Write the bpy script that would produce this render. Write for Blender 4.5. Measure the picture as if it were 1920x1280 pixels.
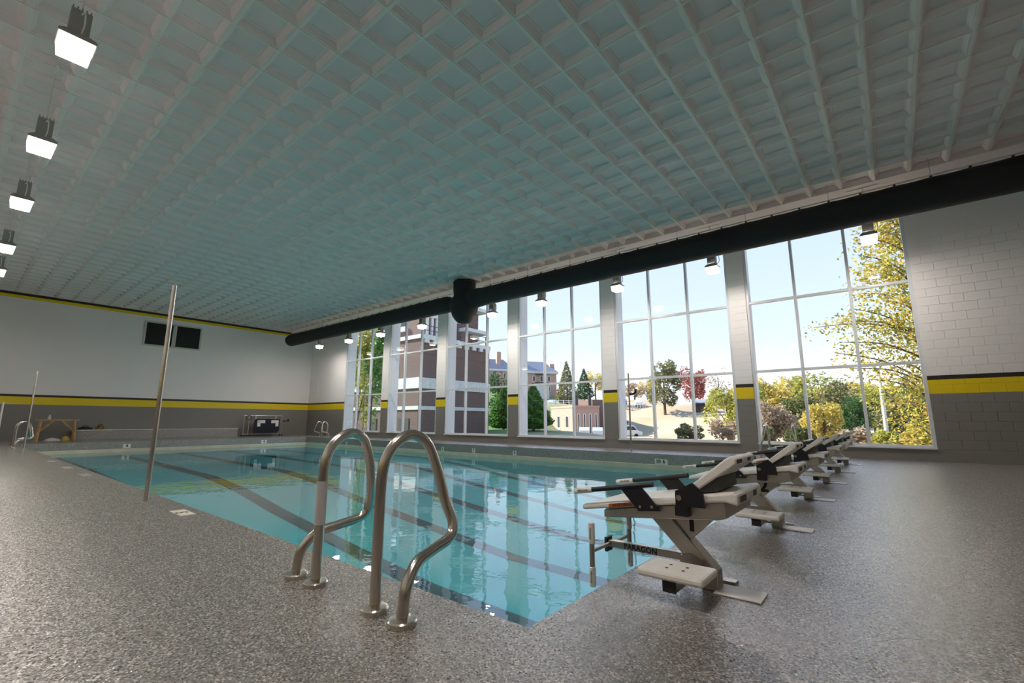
import bpy, bmesh, math, random
from mathutils import Vector, Matrix, Euler

# ------------------------------------------------------------------ scene, camera, light
for o in list(bpy.data.objects):
    bpy.data.objects.remove(o)
SC = bpy.context.scene
COL = SC.collection
FPX, YAW, PITCH, ROLL, CAMH = 857.0, -0.6872, 0.1719, 0.0026, 0.855     # focal length in pixels of a 1920 wide frame
FWD = Vector((math.sin(YAW) * math.cos(PITCH), math.cos(YAW) * math.cos(PITCH), math.sin(PITCH)))
_r = Vector((math.cos(YAW), -math.sin(YAW), 0)); _u = _r.cross(FWD)
RIGHT = _r * math.cos(ROLL) + _u * math.sin(ROLL)
UP = _u * math.cos(ROLL) - _r * math.sin(ROLL)
EYE = Vector((0, 0, CAMH))
cam = bpy.data.cameras.new('camera')
cam.sensor_fit = 'HORIZONTAL'; cam.sensor_width = 36.0; cam.lens = FPX / 1920 * 36.0
cam.clip_start = 0.05; cam.clip_end = 2000
camo = bpy.data.objects.new('camera', cam); COL.objects.link(camo)
mw = Matrix((( RIGHT.x, UP.x, -FWD.x, EYE.x), (RIGHT.y, UP.y, -FWD.y, EYE.y), (RIGHT.z, UP.z, -FWD.z, EYE.z), (0, 0, 0, 1)))
camo.matrix_world = mw
SC.camera = camo

def pixel_ray(px, py):
    return FWD + RIGHT * ((px - 960) / FPX) - UP * ((py - 640) / FPX)
def ground_at(px, dist):                      # a point on the map: the direction of a pixel column, dist metres away
    d = pixel_ray(px, 791); h = math.hypot(d.x, d.y)
    return d.x / h * dist, d.y / h * dist
def height_at(px, py, dist):                  # the height that pixel row py has at that distance
    d = pixel_ray(px, py); h = math.hypot(d.x, d.y)
    return CAMH + d.z / h * dist

SC.view_settings.view_transform = 'Standard'
SC.view_settings.look = 'None'
SC.view_settings.gamma = 1.0
SC.view_settings.use_curve_mapping = False
SC.view_settings.exposure = 0.70
cy = SC.cycles
cy.use_denoising = True
cy.max_bounces = 8; cy.diffuse_bounces = 5; cy.glossy_bounces = 4; cy.transmission_bounces = 4
cy.transparent_max_bounces = 24
cy.sample_clamp_indirect = 6.0
cy.caustics_reflective = False; cy.caustics_refractive = False

SKY_STRENGTH, SUN_STRENGTH, LAMP_STRENGTH = 1.27, 8.0, 188.0
world = bpy.data.worlds.new('sky'); SC.world = world; world.use_nodes = True
wn = world.node_tree.nodes; wl = world.node_tree.links
wn.clear()
wo = wn.new('ShaderNodeOutputWorld'); wb = wn.new('ShaderNodeBackground')
wt = wn.new('ShaderNodeTexCoord'); ws = wn.new('ShaderNodeSeparateXYZ'); wr = wn.new('ShaderNodeValToRGB')
wl.new(wt.outputs['Generated'], ws.inputs[0]); wl.new(ws.outputs['Z'], wr.inputs[0])
wl.new(wr.outputs[0], wb.inputs[0]); wl.new(wb.outputs[0], wo.inputs[0])
cr = wr.color_ramp
cr.elements[0].position = 0.0; cr.elements[0].color = (0.74, 0.77, 0.80, 1)
cr.elements[1].position = 1.0; cr.elements[1].color = (0.20, 0.34, 0.68, 1)
e = cr.elements.new(0.16); e.color = (0.475, 0.55, 0.65, 1)
e = cr.elements.new(0.42); e.color = (0.355, 0.45, 0.70, 1)
wb.inputs[1].default_value = SKY_STRENGTH
sun = bpy.data.lights.new('sun', 'SUN'); sun.energy = SUN_STRENGTH; sun.angle = 0.01; sun.color = (1.0, 0.93, 0.82)
suno = bpy.data.objects.new('sun', sun); COL.objects.link(suno)
suno.rotation_euler = Vector((0.88, 0.22, -0.52)).to_track_quat('-Z', 'Y').to_euler()

# ------------------------------------------------------------------ helpers
def nodes_of(m):
    m.use_nodes = True
    return m.node_tree.nodes, m.node_tree.links

def mat(name, col, rough=0.5, metal=0.0, spec=0.5, noise=None, bump=None, coat=0.0):
    """Principled material; noise=(scale, amount) varies the colour, bump=(scale, strength)."""
    m = bpy.data.materials.new(name); n, l = nodes_of(m)
    p = n['Principled BSDF']
    p.inputs['Base Color'].default_value = (*col, 1); p.inputs['Roughness'].default_value = rough
    p.inputs['Metallic'].default_value = metal; p.inputs['Specular IOR Level'].default_value = spec
    p.inputs['Coat Weight'].default_value = coat
    if noise or bump:
        g = n.new('ShaderNodeNewGeometry')
    if noise:
        t = n.new('ShaderNodeTexNoise'); t.inputs['Scale'].default_value = noise[0]; t.inputs['Detail'].default_value = 4
        l.new(g.outputs['Position'], t.inputs['Vector'])
        mx = n.new('ShaderNodeMix'); mx.data_type = 'RGBA'; mx.blend_type = 'MULTIPLY'
        rp = n.new('ShaderNodeMapRange'); rp.inputs[1].default_value = 0.3; rp.inputs[2].default_value = 0.7
        rp.inputs[3].default_value = 1 - noise[1]; rp.inputs[4].default_value = 1 + noise[1]
        l.new(t.outputs['Fac'], rp.inputs[0])
        mx.inputs[0].default_value = 1.0; mx.inputs[6].default_value = (*col, 1)
        l.new(rp.outputs[0], mx.inputs[7]); l.new(mx.outputs[2], p.inputs['Base Color'])
    if bump:
        t = n.new('ShaderNodeTexNoise'); t.inputs['Scale'].default_value = bump[0]; t.inputs['Detail'].default_value = 3
        l.new(g.outputs['Position'], t.inputs['Vector'])
        b = n.new('ShaderNodeBump'); b.inputs['Strength'].default_value = bump[1]; b.inputs['Distance'].default_value = 0.01
        l.new(t.outputs['Fac'], b.inputs['Height']); l.new(b.outputs[0], p.inputs['Normal'])
    return m

def painted_wall(name, stops, axis_sum=True):
    """Painted concrete block: colour bands by height, faint block joints."""
    m = bpy.data.materials.new(name); n, l = nodes_of(m); p = n['Principled BSDF']
    g = n.new('ShaderNodeNewGeometry'); s = n.new('ShaderNodeSeparateXYZ'); l.new(g.outputs['Position'], s.inputs[0])
    d = n.new('ShaderNodeMath'); d.operation = 'DIVIDE'; d.inputs[1].default_value = 8.0; l.new(s.outputs['Z'], d.inputs[0])
    r = n.new('ShaderNodeValToRGB'); r.color_ramp.interpolation = 'CONSTANT'; l.new(d.outputs[0], r.inputs[0])
    c = r.color_ramp
    c.elements[0].position = 0; c.elements[0].color = (*stops[0][1], 1)
    c.elements[1].position = stops[1][0] / 8; c.elements[1].color = (*stops[1][1], 1)
    for z, colr in stops[2:]:
        e = c.elements.new(z / 8); e.color = (*colr, 1)
    l.new(r.outputs[0], p.inputs['Base Color']); p.inputs['Roughness'].default_value = 0.42
    a = n.new('ShaderNodeMath'); a.operation = 'ADD'; l.new(s.outputs['X'], a.inputs[0]); l.new(s.outputs['Y'], a.inputs[1])
    cb = n.new('ShaderNodeCombineXYZ'); l.new(a.outputs[0], cb.inputs[0]); l.new(s.outputs['Z'], cb.inputs[1])
    b = n.new('ShaderNodeTexBrick'); b.inputs['Scale'].default_value = 1.0; b.inputs['Brick Width'].default_value = 0.40
    b.inputs['Row Height'].default_value = 0.20; b.inputs['Mortar Size'].default_value = 0.006; b.inputs['Mortar Smooth'].default_value = 0.4
    l.new(cb.outputs[0], b.inputs['Vector'])
    nz = n.new('ShaderNodeTexNoise'); nz.inputs['Scale'].default_value = 90; l.new(g.outputs['Position'], nz.inputs['Vector'])
    mm = n.new('ShaderNodeMath'); mm.operation = 'MULTIPLY_ADD'; mm.inputs[1].default_value = -1.0
    l.new(b.outputs['Fac'], mm.inputs[0]); l.new(nz.outputs['Fac'], mm.inputs[2])
    bp = n.new('ShaderNodeBump'); bp.inputs['Strength'].default_value = 0.22; bp.inputs['Distance'].default_value = 0.006
    l.new(mm.outputs[0], bp.inputs['Height']); l.new(bp.outputs[0], p.inputs['Normal'])
    return m

def speckled(name, cols, scale, rough, bump):
    """Poured flake flooring: small chips of several colours under a clear coat."""
    m = bpy.data.materials.new(name); n, l = nodes_of(m); p = n['Principled BSDF']
    g = n.new('ShaderNodeNewGeometry')
    v = n.new('ShaderNodeTexVoronoi'); v.inputs['Scale'].default_value = scale; l.new(g.outputs['Position'], v.inputs['Vector'])
    s = n.new('ShaderNodeSeparateColor'); l.new(v.outputs['Color'], s.inputs[0])
    r = n.new('ShaderNodeValToRGB'); r.color_ramp.interpolation = 'CONSTANT'; l.new(s.outputs[0], r.inputs[0])
    c = r.color_ramp; k = len(cols)
    c.elements[0].position = 0; c.elements[0].color = (*cols[0], 1)
    c.elements[1].position = 1 / k; c.elements[1].color = (*cols[1], 1)
    for i in range(2, k):
        e = c.elements.new(i / k); e.color = (*cols[i], 1)
    l.new(r.outputs[0], p.inputs['Base Color']); p.inputs['Roughness'].default_value = rough
    p.inputs['Specular IOR Level'].default_value = 0.6; p.inputs['Coat Weight'].default_value = 1.0; p.inputs['Coat Roughness'].default_value = 0.18; p.inputs['Coat IOR'].default_value = 1.85
    t = n.new('ShaderNodeTexNoise'); t.inputs['Scale'].default_value = scale * 0.55; t.inputs['Detail'].default_value = 2
    l.new(g.outputs['Position'], t.inputs['Vector'])
    b = n.new('ShaderNodeBump'); b.inputs['Strength'].default_value = bump; b.inputs['Distance'].default_value = 0.006
    l.new(t.outputs['Fac'], b.inputs['Height']); l.new(b.outputs[0], p.inputs['Normal'])
    sb = n.new('ShaderNodeVectorMath'); sb.operation = 'SUBTRACT'; sb.inputs[1].default_value = (0.5, 0.5, 0.5); l.new(v.outputs['Color'], sb.inputs[0])
    ad = n.new('ShaderNodeVectorMath'); ad.operation = 'MULTIPLY_ADD'; ad.inputs[1].default_value = (0.46, 0.46, 0.46)      # every flake lies at its own tilt
    l.new(sb.outputs[0], ad.inputs[0]); l.new(b.outputs[0], ad.inputs[2])
    nr = n.new('ShaderNodeVectorMath'); nr.operation = 'NORMALIZE'; l.new(ad.outputs[0], nr.inputs[0]); l.new(nr.outputs[0], p.inputs['Coat Normal'])
    return m

def clear_sheet(name, tint, base, rough, wave=None):
    """Glass or water seen as a thin sheet: clear straight on, mirror-like at a grazing angle."""
    m = bpy.data.materials.new(name); n, l = nodes_of(m); n.clear()
    o = n.new('ShaderNodeOutputMaterial'); mx = n.new('ShaderNodeMixShader')
    tr = n.new('ShaderNodeBsdfTransparent'); gl = n.new('ShaderNodeBsdfGlossy')
    tr.inputs[0].default_value = (*tint, 1); gl.inputs['Roughness'].default_value = rough
    lw = n.new('ShaderNodeLayerWeight')
    pw = n.new('ShaderNodeMath'); pw.operation = 'POWER'; pw.inputs[1].default_value = 3.7
    lw.inputs['Blend'].default_value = 0.5
    ma = n.new('ShaderNodeMath'); ma.operation = 'MULTIPLY_ADD'; ma.inputs[1].default_value = 1 - base; ma.inputs[2].default_value = base
    l.new(lw.outputs['Facing'], pw.inputs[0]); l.new(pw.outputs[0], ma.inputs[0]); l.new(ma.outputs[0], mx.inputs[0])
    l.new(tr.outputs[0], mx.inputs[1]); l.new(gl.outputs[0], mx.inputs[2]); l.new(mx.outputs[0], o.inputs[0])
    if wave:
        g = n.new('ShaderNodeNewGeometry'); prev = None
        for sc_, st_ in wave:
            t = n.new('ShaderNodeTexNoise'); t.inputs['Scale'].default_value = sc_; t.inputs['Detail'].default_value = 2
            l.new(g.outputs['Position'], t.inputs['Vector'])
            b = n.new('ShaderNodeBump'); b.inputs['Strength'].default_value = 1.0; b.inputs['Distance'].default_value = st_
            l.new(t.outputs['Fac'], b.inputs['Height'])
            if prev: l.new(prev.outputs[0], b.inputs['Normal'])
            prev = b
        l.new(prev.outputs[0], gl.inputs['Normal']); l.new(prev.outputs[0], lw.inputs['Normal'])
    return m

def brickwork(name, c1, c2, mortar, scale):
    m = bpy.data.materials.new(name); n, l = nodes_of(m); p = n['Principled BSDF']
    g = n.new('ShaderNodeNewGeometry'); s = n.new('ShaderNodeSeparateXYZ'); l.new(g.outputs['Position'], s.inputs[0])
    a = n.new('ShaderNodeMath'); a.operation = 'ADD'; l.new(s.outputs['X'], a.inputs[0]); l.new(s.outputs['Y'], a.inputs[1])
    cb = n.new('ShaderNodeCombineXYZ'); l.new(a.outputs[0], cb.inputs[0]); l.new(s.outputs['Z'], cb.inputs[1])
    b = n.new('ShaderNodeTexBrick'); b.inputs['Scale'].default_value = scale
    b.inputs['Color1'].default_value = (*c1, 1); b.inputs['Color2'].default_value = (*c2, 1); b.inputs['Mortar'].default_value = (*mortar, 1)
    b.inputs['Brick Width'].default_value = 0.22; b.inputs['Row Height'].default_value = 0.08; b.inputs['Mortar Size'].default_value = 0.008
    l.new(cb.outputs[0], b.inputs['Vector']); l.new(b.outputs['Color'], p.inputs['Base Color']); p.inputs['Roughness'].default_value = 0.9
    return m

def leafy(name, cols, rough=0.6):
    """Leaves: each leaf takes its own colour from the list."""
    m = bpy.data.materials.new(name); n, l = nodes_of(m); p = n['Principled BSDF']
    g = n.new('ShaderNodeNewGeometry'); r = n.new('ShaderNodeValToRGB'); l.new(g.outputs['Random Per Island'], r.inputs[0])
    c = r.color_ramp; k = len(cols)
    c.elements[0].position = 0; c.elements[0].color = (*cols[0], 1); c.elements[1].position = 1; c.elements[1].color = (*cols[-1], 1)
    for i in range(1, k - 1):
        e = c.elements.new(i / (k - 1)); e.color = (*cols[i], 1)
    n.remove(p); o = n['Material Output']
    df = n.new('ShaderNodeBsdfDiffuse'); tl = n.new('ShaderNodeBsdfTranslucent'); mx = n.new('ShaderNodeMixShader'); mx.inputs[0].default_value = 0.4
    l.new(r.outputs[0], df.inputs[0]); l.new(r.outputs[0], tl.inputs[0])
    l.new(df.outputs[0], mx.inputs[1]); l.new(tl.outputs[0], mx.inputs[2]); l.new(mx.outputs[0], o.inputs[0])
    return m

class MB:
    def __init__(s): s.v = []; s.f = []
    def add(s, vs, fs):
        k = len(s.v); s.v += [tuple(v) for v in vs]; s.f += [tuple(i + k for i in f) for f in fs]; return s
    def box(s, x0, x1, y0, y1, z0, z1):
        return s.add([(x0,y0,z0),(x1,y0,z0),(x1,y1,z0),(x0,y1,z0),(x0,y0,z1),(x1,y0,z1),(x1,y1,z1),(x0,y1,z1)],
                     [(0,3,2,1),(4,5,6,7),(0,1,5,4),(1,2,6,5),(2,3,7,6),(3,0,4,7)])
    def prism(s, poly, y0, y1, plane='xz'):
        n = len(poly)
        if plane == 'xz': P = [(a, y0, b) for a, b in poly] + [(a, y1, b) for a, b in poly]
        elif plane == 'xy': P = [(a, b, y0) for a, b in poly] + [(a, b, y1) for a, b in poly]
        else: P = [(y0, a, b) for a, b in poly] + [(y1, a, b) for a, b in poly]
        F = [tuple(range(n)), tuple(range(2 * n - 1, n - 1, -1))] + [(i, n + i, n + (i + 1) % n, (i + 1) % n) for i in range(n)]
        return s.add(P, F)
    def ring_surface(s, rings, closed=True, cap=True):
        n = len(rings[0]); V = [p for r in rings for p in r]; F = []
        for i in range(len(rings) - 1):
            for j in range(n):
                F.append((i*n + j, i*n + (j+1) % n, (i+1)*n + (j+1) % n, (i+1)*n + j))
        if cap:
            F.append(tuple(reversed(range(n)))); F.append(tuple((len(rings)-1)*n + j for j in range(n)))
        return s.add(V, F)
    def tube(s, pts, r, n=10, cap=True):
        pts = [Vector(p) for p in pts]; rings = []
        rr = r if isinstance(r, (list, tuple)) else [r] * len(pts)
        t0 = (pts[1] - pts[0]).normalized()
        ref = Vector((0, 0, 1)) if abs(t0.z) < 0.9 else Vector((1, 0, 0))
        a = t0.cross(ref).normalized()
        for i, p in enumerate(pts):
            t = ((pts[min(i+1, len(pts)-1)] - pts[max(i-1, 0)])).normalized()
            a = (a - t * a.dot(t)).normalized(); b = t.cross(a)
            rings.append([tuple(p + (a * math.cos(2*math.pi*k/n) + b * math.sin(2*math.pi*k/n)) * rr[i]) for k in range(n)])
        return s.ring_surface(rings, cap=cap)
    def lathe(s, prof, cx, cy, n=24):
        return s.ring_surface([[(cx + r*math.cos(2*math.pi*k/n), cy + r*math.sin(2*math.pi*k/n), z) for k in range(n)] for r, z in prof])
    def mesh(s, name, m=None, smooth=False, bevel=0.0, seg=2):
        me = bpy.data.meshes.new(name); me.from_pydata(s.v, [], s.f)
        bm = bmesh.new(); bm.from_mesh(me)
        bmesh.ops.recalc_face_normals(bm, faces=bm.faces)
        if bevel:
            es = [e for e in bm.edges if len(e.link_faces) == 2 and e.calc_face_angle(0) > 0.6]
            bmesh.ops.bevel(bm, geom=es, offset=bevel, segments=seg, profile=0.5, affect='EDGES', clamp_overlap=True)
        bm.to_mesh(me); bm.free()
        if m: me.materials.append(m)
        if smooth:
            for p in me.polygons: p.use_smooth = True
            me.set_sharp_from_angle(angle=math.radians(40))
        return me
    def build(s, name, m, parent=None, smooth=False, bevel=0.0, seg=2):
        return obj(name, s.mesh(name, m, smooth, bevel, seg), parent)

def obj(name, me, parent=None, loc=None):
    o = bpy.data.objects.new(name, me); COL.objects.link(o)
    if parent is not None: o.parent = parent
    if loc is not None: o.location = loc
    return o
def empty(name, loc=(0, 0, 0), rz=0.0):
    o = bpy.data.objects.new(name, None); COL.objects.link(o); o.location = loc; o.rotation_euler = (0, 0, rz)
    o.empty_display_size = 0.1
    return o
def tag(o, label=None, cat=None, group=None, kind=None):
    if label: o['label'] = label
    if cat: o['category'] = cat
    if group: o['group'] = group
    if kind: o['kind'] = kind
    return o
def structure(o, label=None, cat=None): return tag(o, label, cat, kind='structure')
def copy_tree(o, parent=None):
    c = o.copy(); COL.objects.link(c)
    if parent is not None: c.parent = parent
    for ch in list(o.children): copy_tree(ch, c)
    return c
def lettering(name, text, size, m, loc, rot, parent=None, extrude=0.0008, align='CENTER', bold=0.0):
    cu = bpy.data.curves.new(name, 'FONT'); cu.body = text; cu.size = size; cu.align_x = align; cu.align_y = 'CENTER'
    cu.extrude = extrude; cu.resolution_u = 2; cu.offset = bold
    t = bpy.data.objects.new(name, cu); COL.objects.link(t)
    dg = bpy.context.evaluated_depsgraph_get(); dg.update()
    me = bpy.data.meshes.new_from_object(t.evaluated_get(dg)); me.name = name
    bpy.data.objects.remove(t); bpy.data.curves.remove(cu)
    me.materials.clear(); me.materials.append(m)
    o = obj(name, me, parent, loc); o.rotation_euler = rot
    return o
def smooth_path(pts, sub=6):
    P = [Vector(p) for p in pts]; out = []
    for i in range(len(P) - 1):
        p0 = P[max(i-1, 0)]; p1 = P[i]; p2 = P[i+1]; p3 = P[min(i+2, len(P)-1)]
        for k in range(sub):
            t = k / sub
            out.append(0.5 * ((2*p1) + (p2-p0)*t + (2*p0-5*p1+4*p2-p3)*t*t + (3*p1-p0-3*p2+p3)*t**3))
    out.append(P[-1]); return out
FACE_SOUTH = (math.pi/2, 0, 0)                 # lettering that is read from the -Y side
FACE_EAST = (math.pi/2, 0, math.pi/2)          # lettering that is read from the +X side

# ------------------------------------------------------------------ materials
WHITE = (0.86, 0.835, 0.825); GREY = (0.215, 0.203, 0.19); YEL = (0.80, 0.60, 0.005); BLK = (0.022, 0.016, 0.014)
band = [(0, GREY), (1.44, YEL), (1.765, BLK), (1.865, WHITE)]
M_wall = painted_wall('painted_block', band)
M_farwall = painted_wall('painted_block_end', band + [(5.80, YEL), (5.935, BLK), (6.055, WHITE)])
M_deck = speckled('flake_deck', [(0.054, 0.048, 0.044), (0.27, 0.239, 0.215), (0.162, 0.144, 0.132), (0.356, 0.317, 0.285), (0.108, 0.097, 0.09), (0.248, 0.218, 0.2), (0.205, 0.179, 0.162), (0.54, 0.494, 0.45)], 150, 0.42, 0.4)
M_cream = mat('cream_gutter', (0.70, 0.60, 0.46), 0.4, noise=(3, 0.08))
M_ceil = mat('ceiling_panel_white', (0.82, 0.725, 0.71), 0.7, bump=(60, 0.1))
M_board = mat('ceiling_board_grey', (0.77, 0.68, 0.665), 0.8, bump=(90, 0.15))
M_grid = mat('ceiling_grid_white', (0.74, 0.73, 0.68), 0.5)
M_frame = mat('white_aluminium', (0.72, 0.74, 0.76), 0.3)
M_reveal = mat('white_reveal', (0.80, 0.82, 0.84), 0.6)
M_glass = clear_sheet('window_glass', (0.93, 0.95, 0.95), 0.05, 0.0)
M_water = clear_sheet('pool_water', (0.66, 0.96, 0.98), 0.045, 0.0, wave=[(1.2, 0.006), (7.0, 0.0012)])
M_pool = mat('pool_plaster', (0.25, 0.77, 0.85), 0.6, noise=(0.8, 0.05))
M_duct = mat('black_duct_fabric', (0.012, 0.011, 0.012), 0.75, bump=(14, 0.6))
M_steel = mat('brushed_steel', (0.60, 0.55, 0.49), 0.22, 1.0, bump=(220, 0.05))
M_steel_dull = mat('satin_steel', (0.50, 0.46, 0.41), 0.38, 1.0)
M_white = mat('white_plastic', (0.88, 0.85, 0.80), 0.45, noise=(25, 0.03))
M_blackm = mat('black_powder_coat', (0.010, 0.009, 0.012), 0.4)
M_dark = mat('dark_grey_metal', (0.05, 0.048, 0.045), 0.5)
M_ink = mat('black_ink', (0.008, 0.008, 0.008), 0.6)
M_orange = mat('orange_sticker', (0.55, 0.13, 0.02), 0.6)
M_sleeve = mat('pale_tape', (0.62, 0.58, 0.57), 0.7)
M_tile = mat('cream_tile', (0.84, 0.78, 0.67), 0.35)
M_worn = mat('worn_pale_tile', (0.30, 0.275, 0.26), 0.5)
M_wood = mat('pine_wood', (0.52, 0.32, 0.13), 0.6, noise=(12, 0.2))
M_housing = mat('lamp_housing_grey', (0.30, 0.29, 0.28), 0.5)
M_darkglass = mat('dark_glazing', (0.012, 0.012, 0.012), 0.15)
M_line = bpy.data.materials.new('lane_tile')
n, l = nodes_of(M_line)
_g = n.new('ShaderNodeNewGeometry'); _b = n.new('ShaderNodeTexBrick'); _b.offset = 0.0
_b.inputs['Scale'].default_value = 1.0; _b.inputs['Brick Width'].default_value = 0.05; _b.inputs['Row Height'].default_value = 0.05; _b.inputs['Mortar Size'].default_value = 0.004
_b.inputs['Color1'].default_value = (0.018, 0.03, 0.045, 1); _b.inputs['Color2'].default_value = (0.03, 0.045, 0.06, 1); _b.inputs['Mortar'].default_value = (0.10, 0.15, 0.18, 1)
l.new(_g.outputs['Position'], _b.inputs['Vector']); l.new(_b.outputs['Color'], n['Principled BSDF'].inputs['Base Color'])
M_lens = bpy.data.materials.new('lamp_lens'); n, l = nodes_of(M_lens)
n['Principled BSDF'].inputs['Base Color'].default_value = (1, 1, 1, 1)
n['Principled BSDF'].inputs['Emission Color'].default_value = (1.0, 0.905, 0.83, 1)
n['Principled BSDF'].inputs['Emission Strength'].default_value = LAMP_STRENGTH

M_skirt = M_lens.copy(); M_skirt.name = 'lamp_lens_side'; M_skirt.node_tree.nodes['Principled BSDF'].inputs['Emission Strength'].default_value = 2.6

# ------------------------------------------------------------------ the hall
XN, YN, YC, XC = -1.276, 1.665, 12.10, -23.9         # pool edges: blocks end, near side, window side, far end
YW, XF, XR, YB = 13.84, -27.39, 4.95, -2.35          # window wall, end wall, wall by the blocks, wall behind the camera
ZC, ZW = 6.05, -0.40                                  # ceiling grid, water

# floor: deck around the pool
f = MB()
def deck_box(x0, x1, y0, y1): f.box(x0, x1, y0, y1, -0.28, 0.0)
deck_box(XF - 0.3, XR + 0.3, YB - 0.3, YN); deck_box(XF - 0.3, XR + 0.3, YC, YW + 0.45)
deck_box(XF - 0.3, XC, YN, YC); deck_box(XN, XR + 0.3, YN, YC)
structure(f.build('floor', M_deck), 'speckled grey-brown poured flake pool deck around the water', 'floor')

# pool basin: floor that drops towards the blocks, side walls, cream gutter band, lane lines
prof = [(XC, -0.465), (-18, -0.475), (-13.2, -0.53), (-11.3, -0.66), (-9.5, -0.88), (-8.0, -1.03), (-6.3, -1.20), (-5.0, -1.32), (XN, -1.40)]
def floor_z(x):
    for (a, za), (b, zb) in zip(prof, prof[1:]):
        if a <= x <= b: return za + (zb - za) * (x - a) / (b - a)
    return prof[-1][1]
b = MB()
for (x0, z0), (x1, z1) in zip(prof, prof[1:]):
    b.add([(x0, YN, z0), (x1, YN, z1), (x1, YC, z1), (x0, YC, z0)], [(0, 1, 2, 3)])
    for y in (YN, YC):
        b.add([(x0, y, z0), (x1, y, z1), (x1, y, -0.28), (x0, y, -0.28)], [(0, 1, 2, 3)])
for x in (XC, XN):
    z = floor_z(x); b.add([(x, YN, z), (x, YC, z), (x, YC, -0.28), (x, YN, -0.28)], [(0, 1, 2, 3)])
basin = structure(b.build('pool_basin', M_pool), 'pale blue plastered swimming pool basin with sloping floor', 'pool')
for (x0, x1, y0, y1) in ((XC, XN, YC - 0.03, YC + 0.02), (XC, XN, YN - 0.02, YN + 0.03), (XC - 0.02, XC + 0.03, YN, YC), (XN - 0.03, XN + 0.02, YN, YC)):
    MB().box(x0, x1, y0, y1, -0.42, -0.275).build('gutter_band', M_cream, basin, bevel=0.008)
LANE_Y = [2.65 + 1.8116 * k for k in range(6)]
for k, y in enumerate(LANE_Y):
    b = MB(); y = 2.55 + 1.775 * k; w = 0.15
    xs = [XC + 1.0] + [x for x, z in prof if XC + 1.0 < x < XN - 1.2] + [XN - 0.55]
    for x0, x1 in zip(xs, xs[1:]):
        z0, z1 = floor_z(x0) + 0.006, floor_z(x1) + 0.006
        b.add([(x0, y-w, z0), (x1, y-w, z1), (x1, y+w, z1), (x0, y+w, z0)], [(0, 1, 2, 3)])
    for xa in (XC + 1.0, XN - 0.85):
        z = floor_z(xa) + 0.007; zb = floor_z(xa + 0.3) + 0.007
        b.add([(xa, y-0.5, z), (xa+0.3, y-0.5, zb), (xa+0.3, y+0.5, zb), (xa, y+0.5, z)], [(0, 1, 2, 3)])
    b.build('lane_line', M_line, basin)
structure(MB().add([(XC, YN, ZW), (XN, YN, ZW), (XN, YC, ZW), (XC, YC, ZW)], [(0, 1, 2, 3)]).build('water', M_water), 'still turquoise pool water mirroring the tall windows', 'water')

# walls
structure(MB().box(XF - 0.3, XF, YB - 0.3, YW + 0.45, -0.3, 6.4).build('wall_far', M_farwall), 'white block end wall with grey base and yellow stripes', 'wall')
structure(MB().box(XR, XR + 0.3, YB - 0.3, YW + 0.45, -0.3, 6.4).build('wall_right', M_wall), 'white block wall with grey base behind the blocks end', 'wall')
structure(MB().box(XF - 0.3, XR + 0.3, YB - 0.3, YB, -0.3, 6.4).build('wall_back', M_wall), 'white block wall with grey base on the deck side', 'wall')
JAMBS = [(-23.417, -19.929), (-19.418, -15.766), (-15.195, -11.559), (-11.068, -7.379), (-6.895, -3.278), (-2.833, 0.705)]
SILL = 0.27
w = MB()
edges = [XF - 0.3] + [x for j in JAMBS for x in j] + [XR + 0.3]
w.box(edges[0], edges[-1], YW + 0.03, YW + 0.45, -0.3, SILL)
w.box(edges[0], edges[-1], YW + 0.03, YW + 0.45, 6.0, 6.4)
for a, c in zip(edges[0::2], edges[1::2]): w.box(a, c, YW + 0.03, YW + 0.45, SILL, 6.0)
wallw = structure(w.build('wall_window', M_wall), 'white block window wall with grey base and yellow stripe', 'wall')
# the blocks that can be told apart: the piers and the stretch beside the last window; plain facing elsewhere
block_cache = {}
def block(x0, x1, z0, z1):
    key = (round(x1 - x0, 3), round(z1 - z0, 3))
    if key not in block_cache:
        block_cache[key] = MB().box(0, x1 - x0, 0, 0.045, 0, z1 - z0).mesh('block', M_wall, bevel=0.0035, seg=1)
    obj('block', block_cache[key], wallw, (x0, YW, z0))
def course(x0, x1, z0, z1, k, full=0.40):
    x = x0 - (0.2 if k % 2 else 0.0)
    while x < x1 - 1e-3:
        a, c = max(x, x0), min(x + full, x1)
        if c - a > 0.02: block(a + 0.0012, c - 0.0012, z0 + 0.0012, z1 - 0.0012)
        x += full
NC = 24
for a, c in zip(edges[2:-1:2], edges[3:-1:2]):                   # piers between windows
    for k in range(NC): block(a, c, SILL + k * 0.2, SILL + (k + 1) * 0.2 - 0.0024)
for k in range(NC): course(0.705, 2.705, SILL + k * 0.2, SILL + (k + 1) * 0.2, k)
w = MB()
w.box(edges[0], edges[1], YW, YW + 0.045, SILL, 6.0); w.box(2.705, edges[-1], YW, YW + 0.045, SILL, 6.0)
w.box(edges[0], edges[-1], YW, YW + 0.045, -0.28, SILL)
for a, c in zip(edges[2:-1:2], edges[3:-1:2]): w.box(a, c, YW, YW + 0.045, SILL + NC * 0.2, 6.0)
w.box(0.705, 2.705, YW, YW + 0.045, SILL + NC * 0.2, 6.0)
w.build('wall_facing', M_wall, wallw)
for j in JAMBS:                                                   # white outer reveals
    for x0, x1 in ((j[0], j[0] + 0.006), (j[1] - 0.006, j[1])):
        MB().box(x0, x1, YW + 0.12, YW + 0.62, SILL, 6.0).build('outer_reveal', M_reveal, wallw)
MB().tube([(-26.3, YW - 0.004, 3.2), (-24.7, YW - 0.004, 3.16), (-24.7, YW - 0.004, 1.87)], 0.012, 6).build('conduit', M_wall, wallw)
MB().tube([(-26.3, YW - 0.004, 3.2), (-26.3, YW - 0.004, 2.2)], 0.010, 6).build('conduit', M_wall, wallw)

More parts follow.
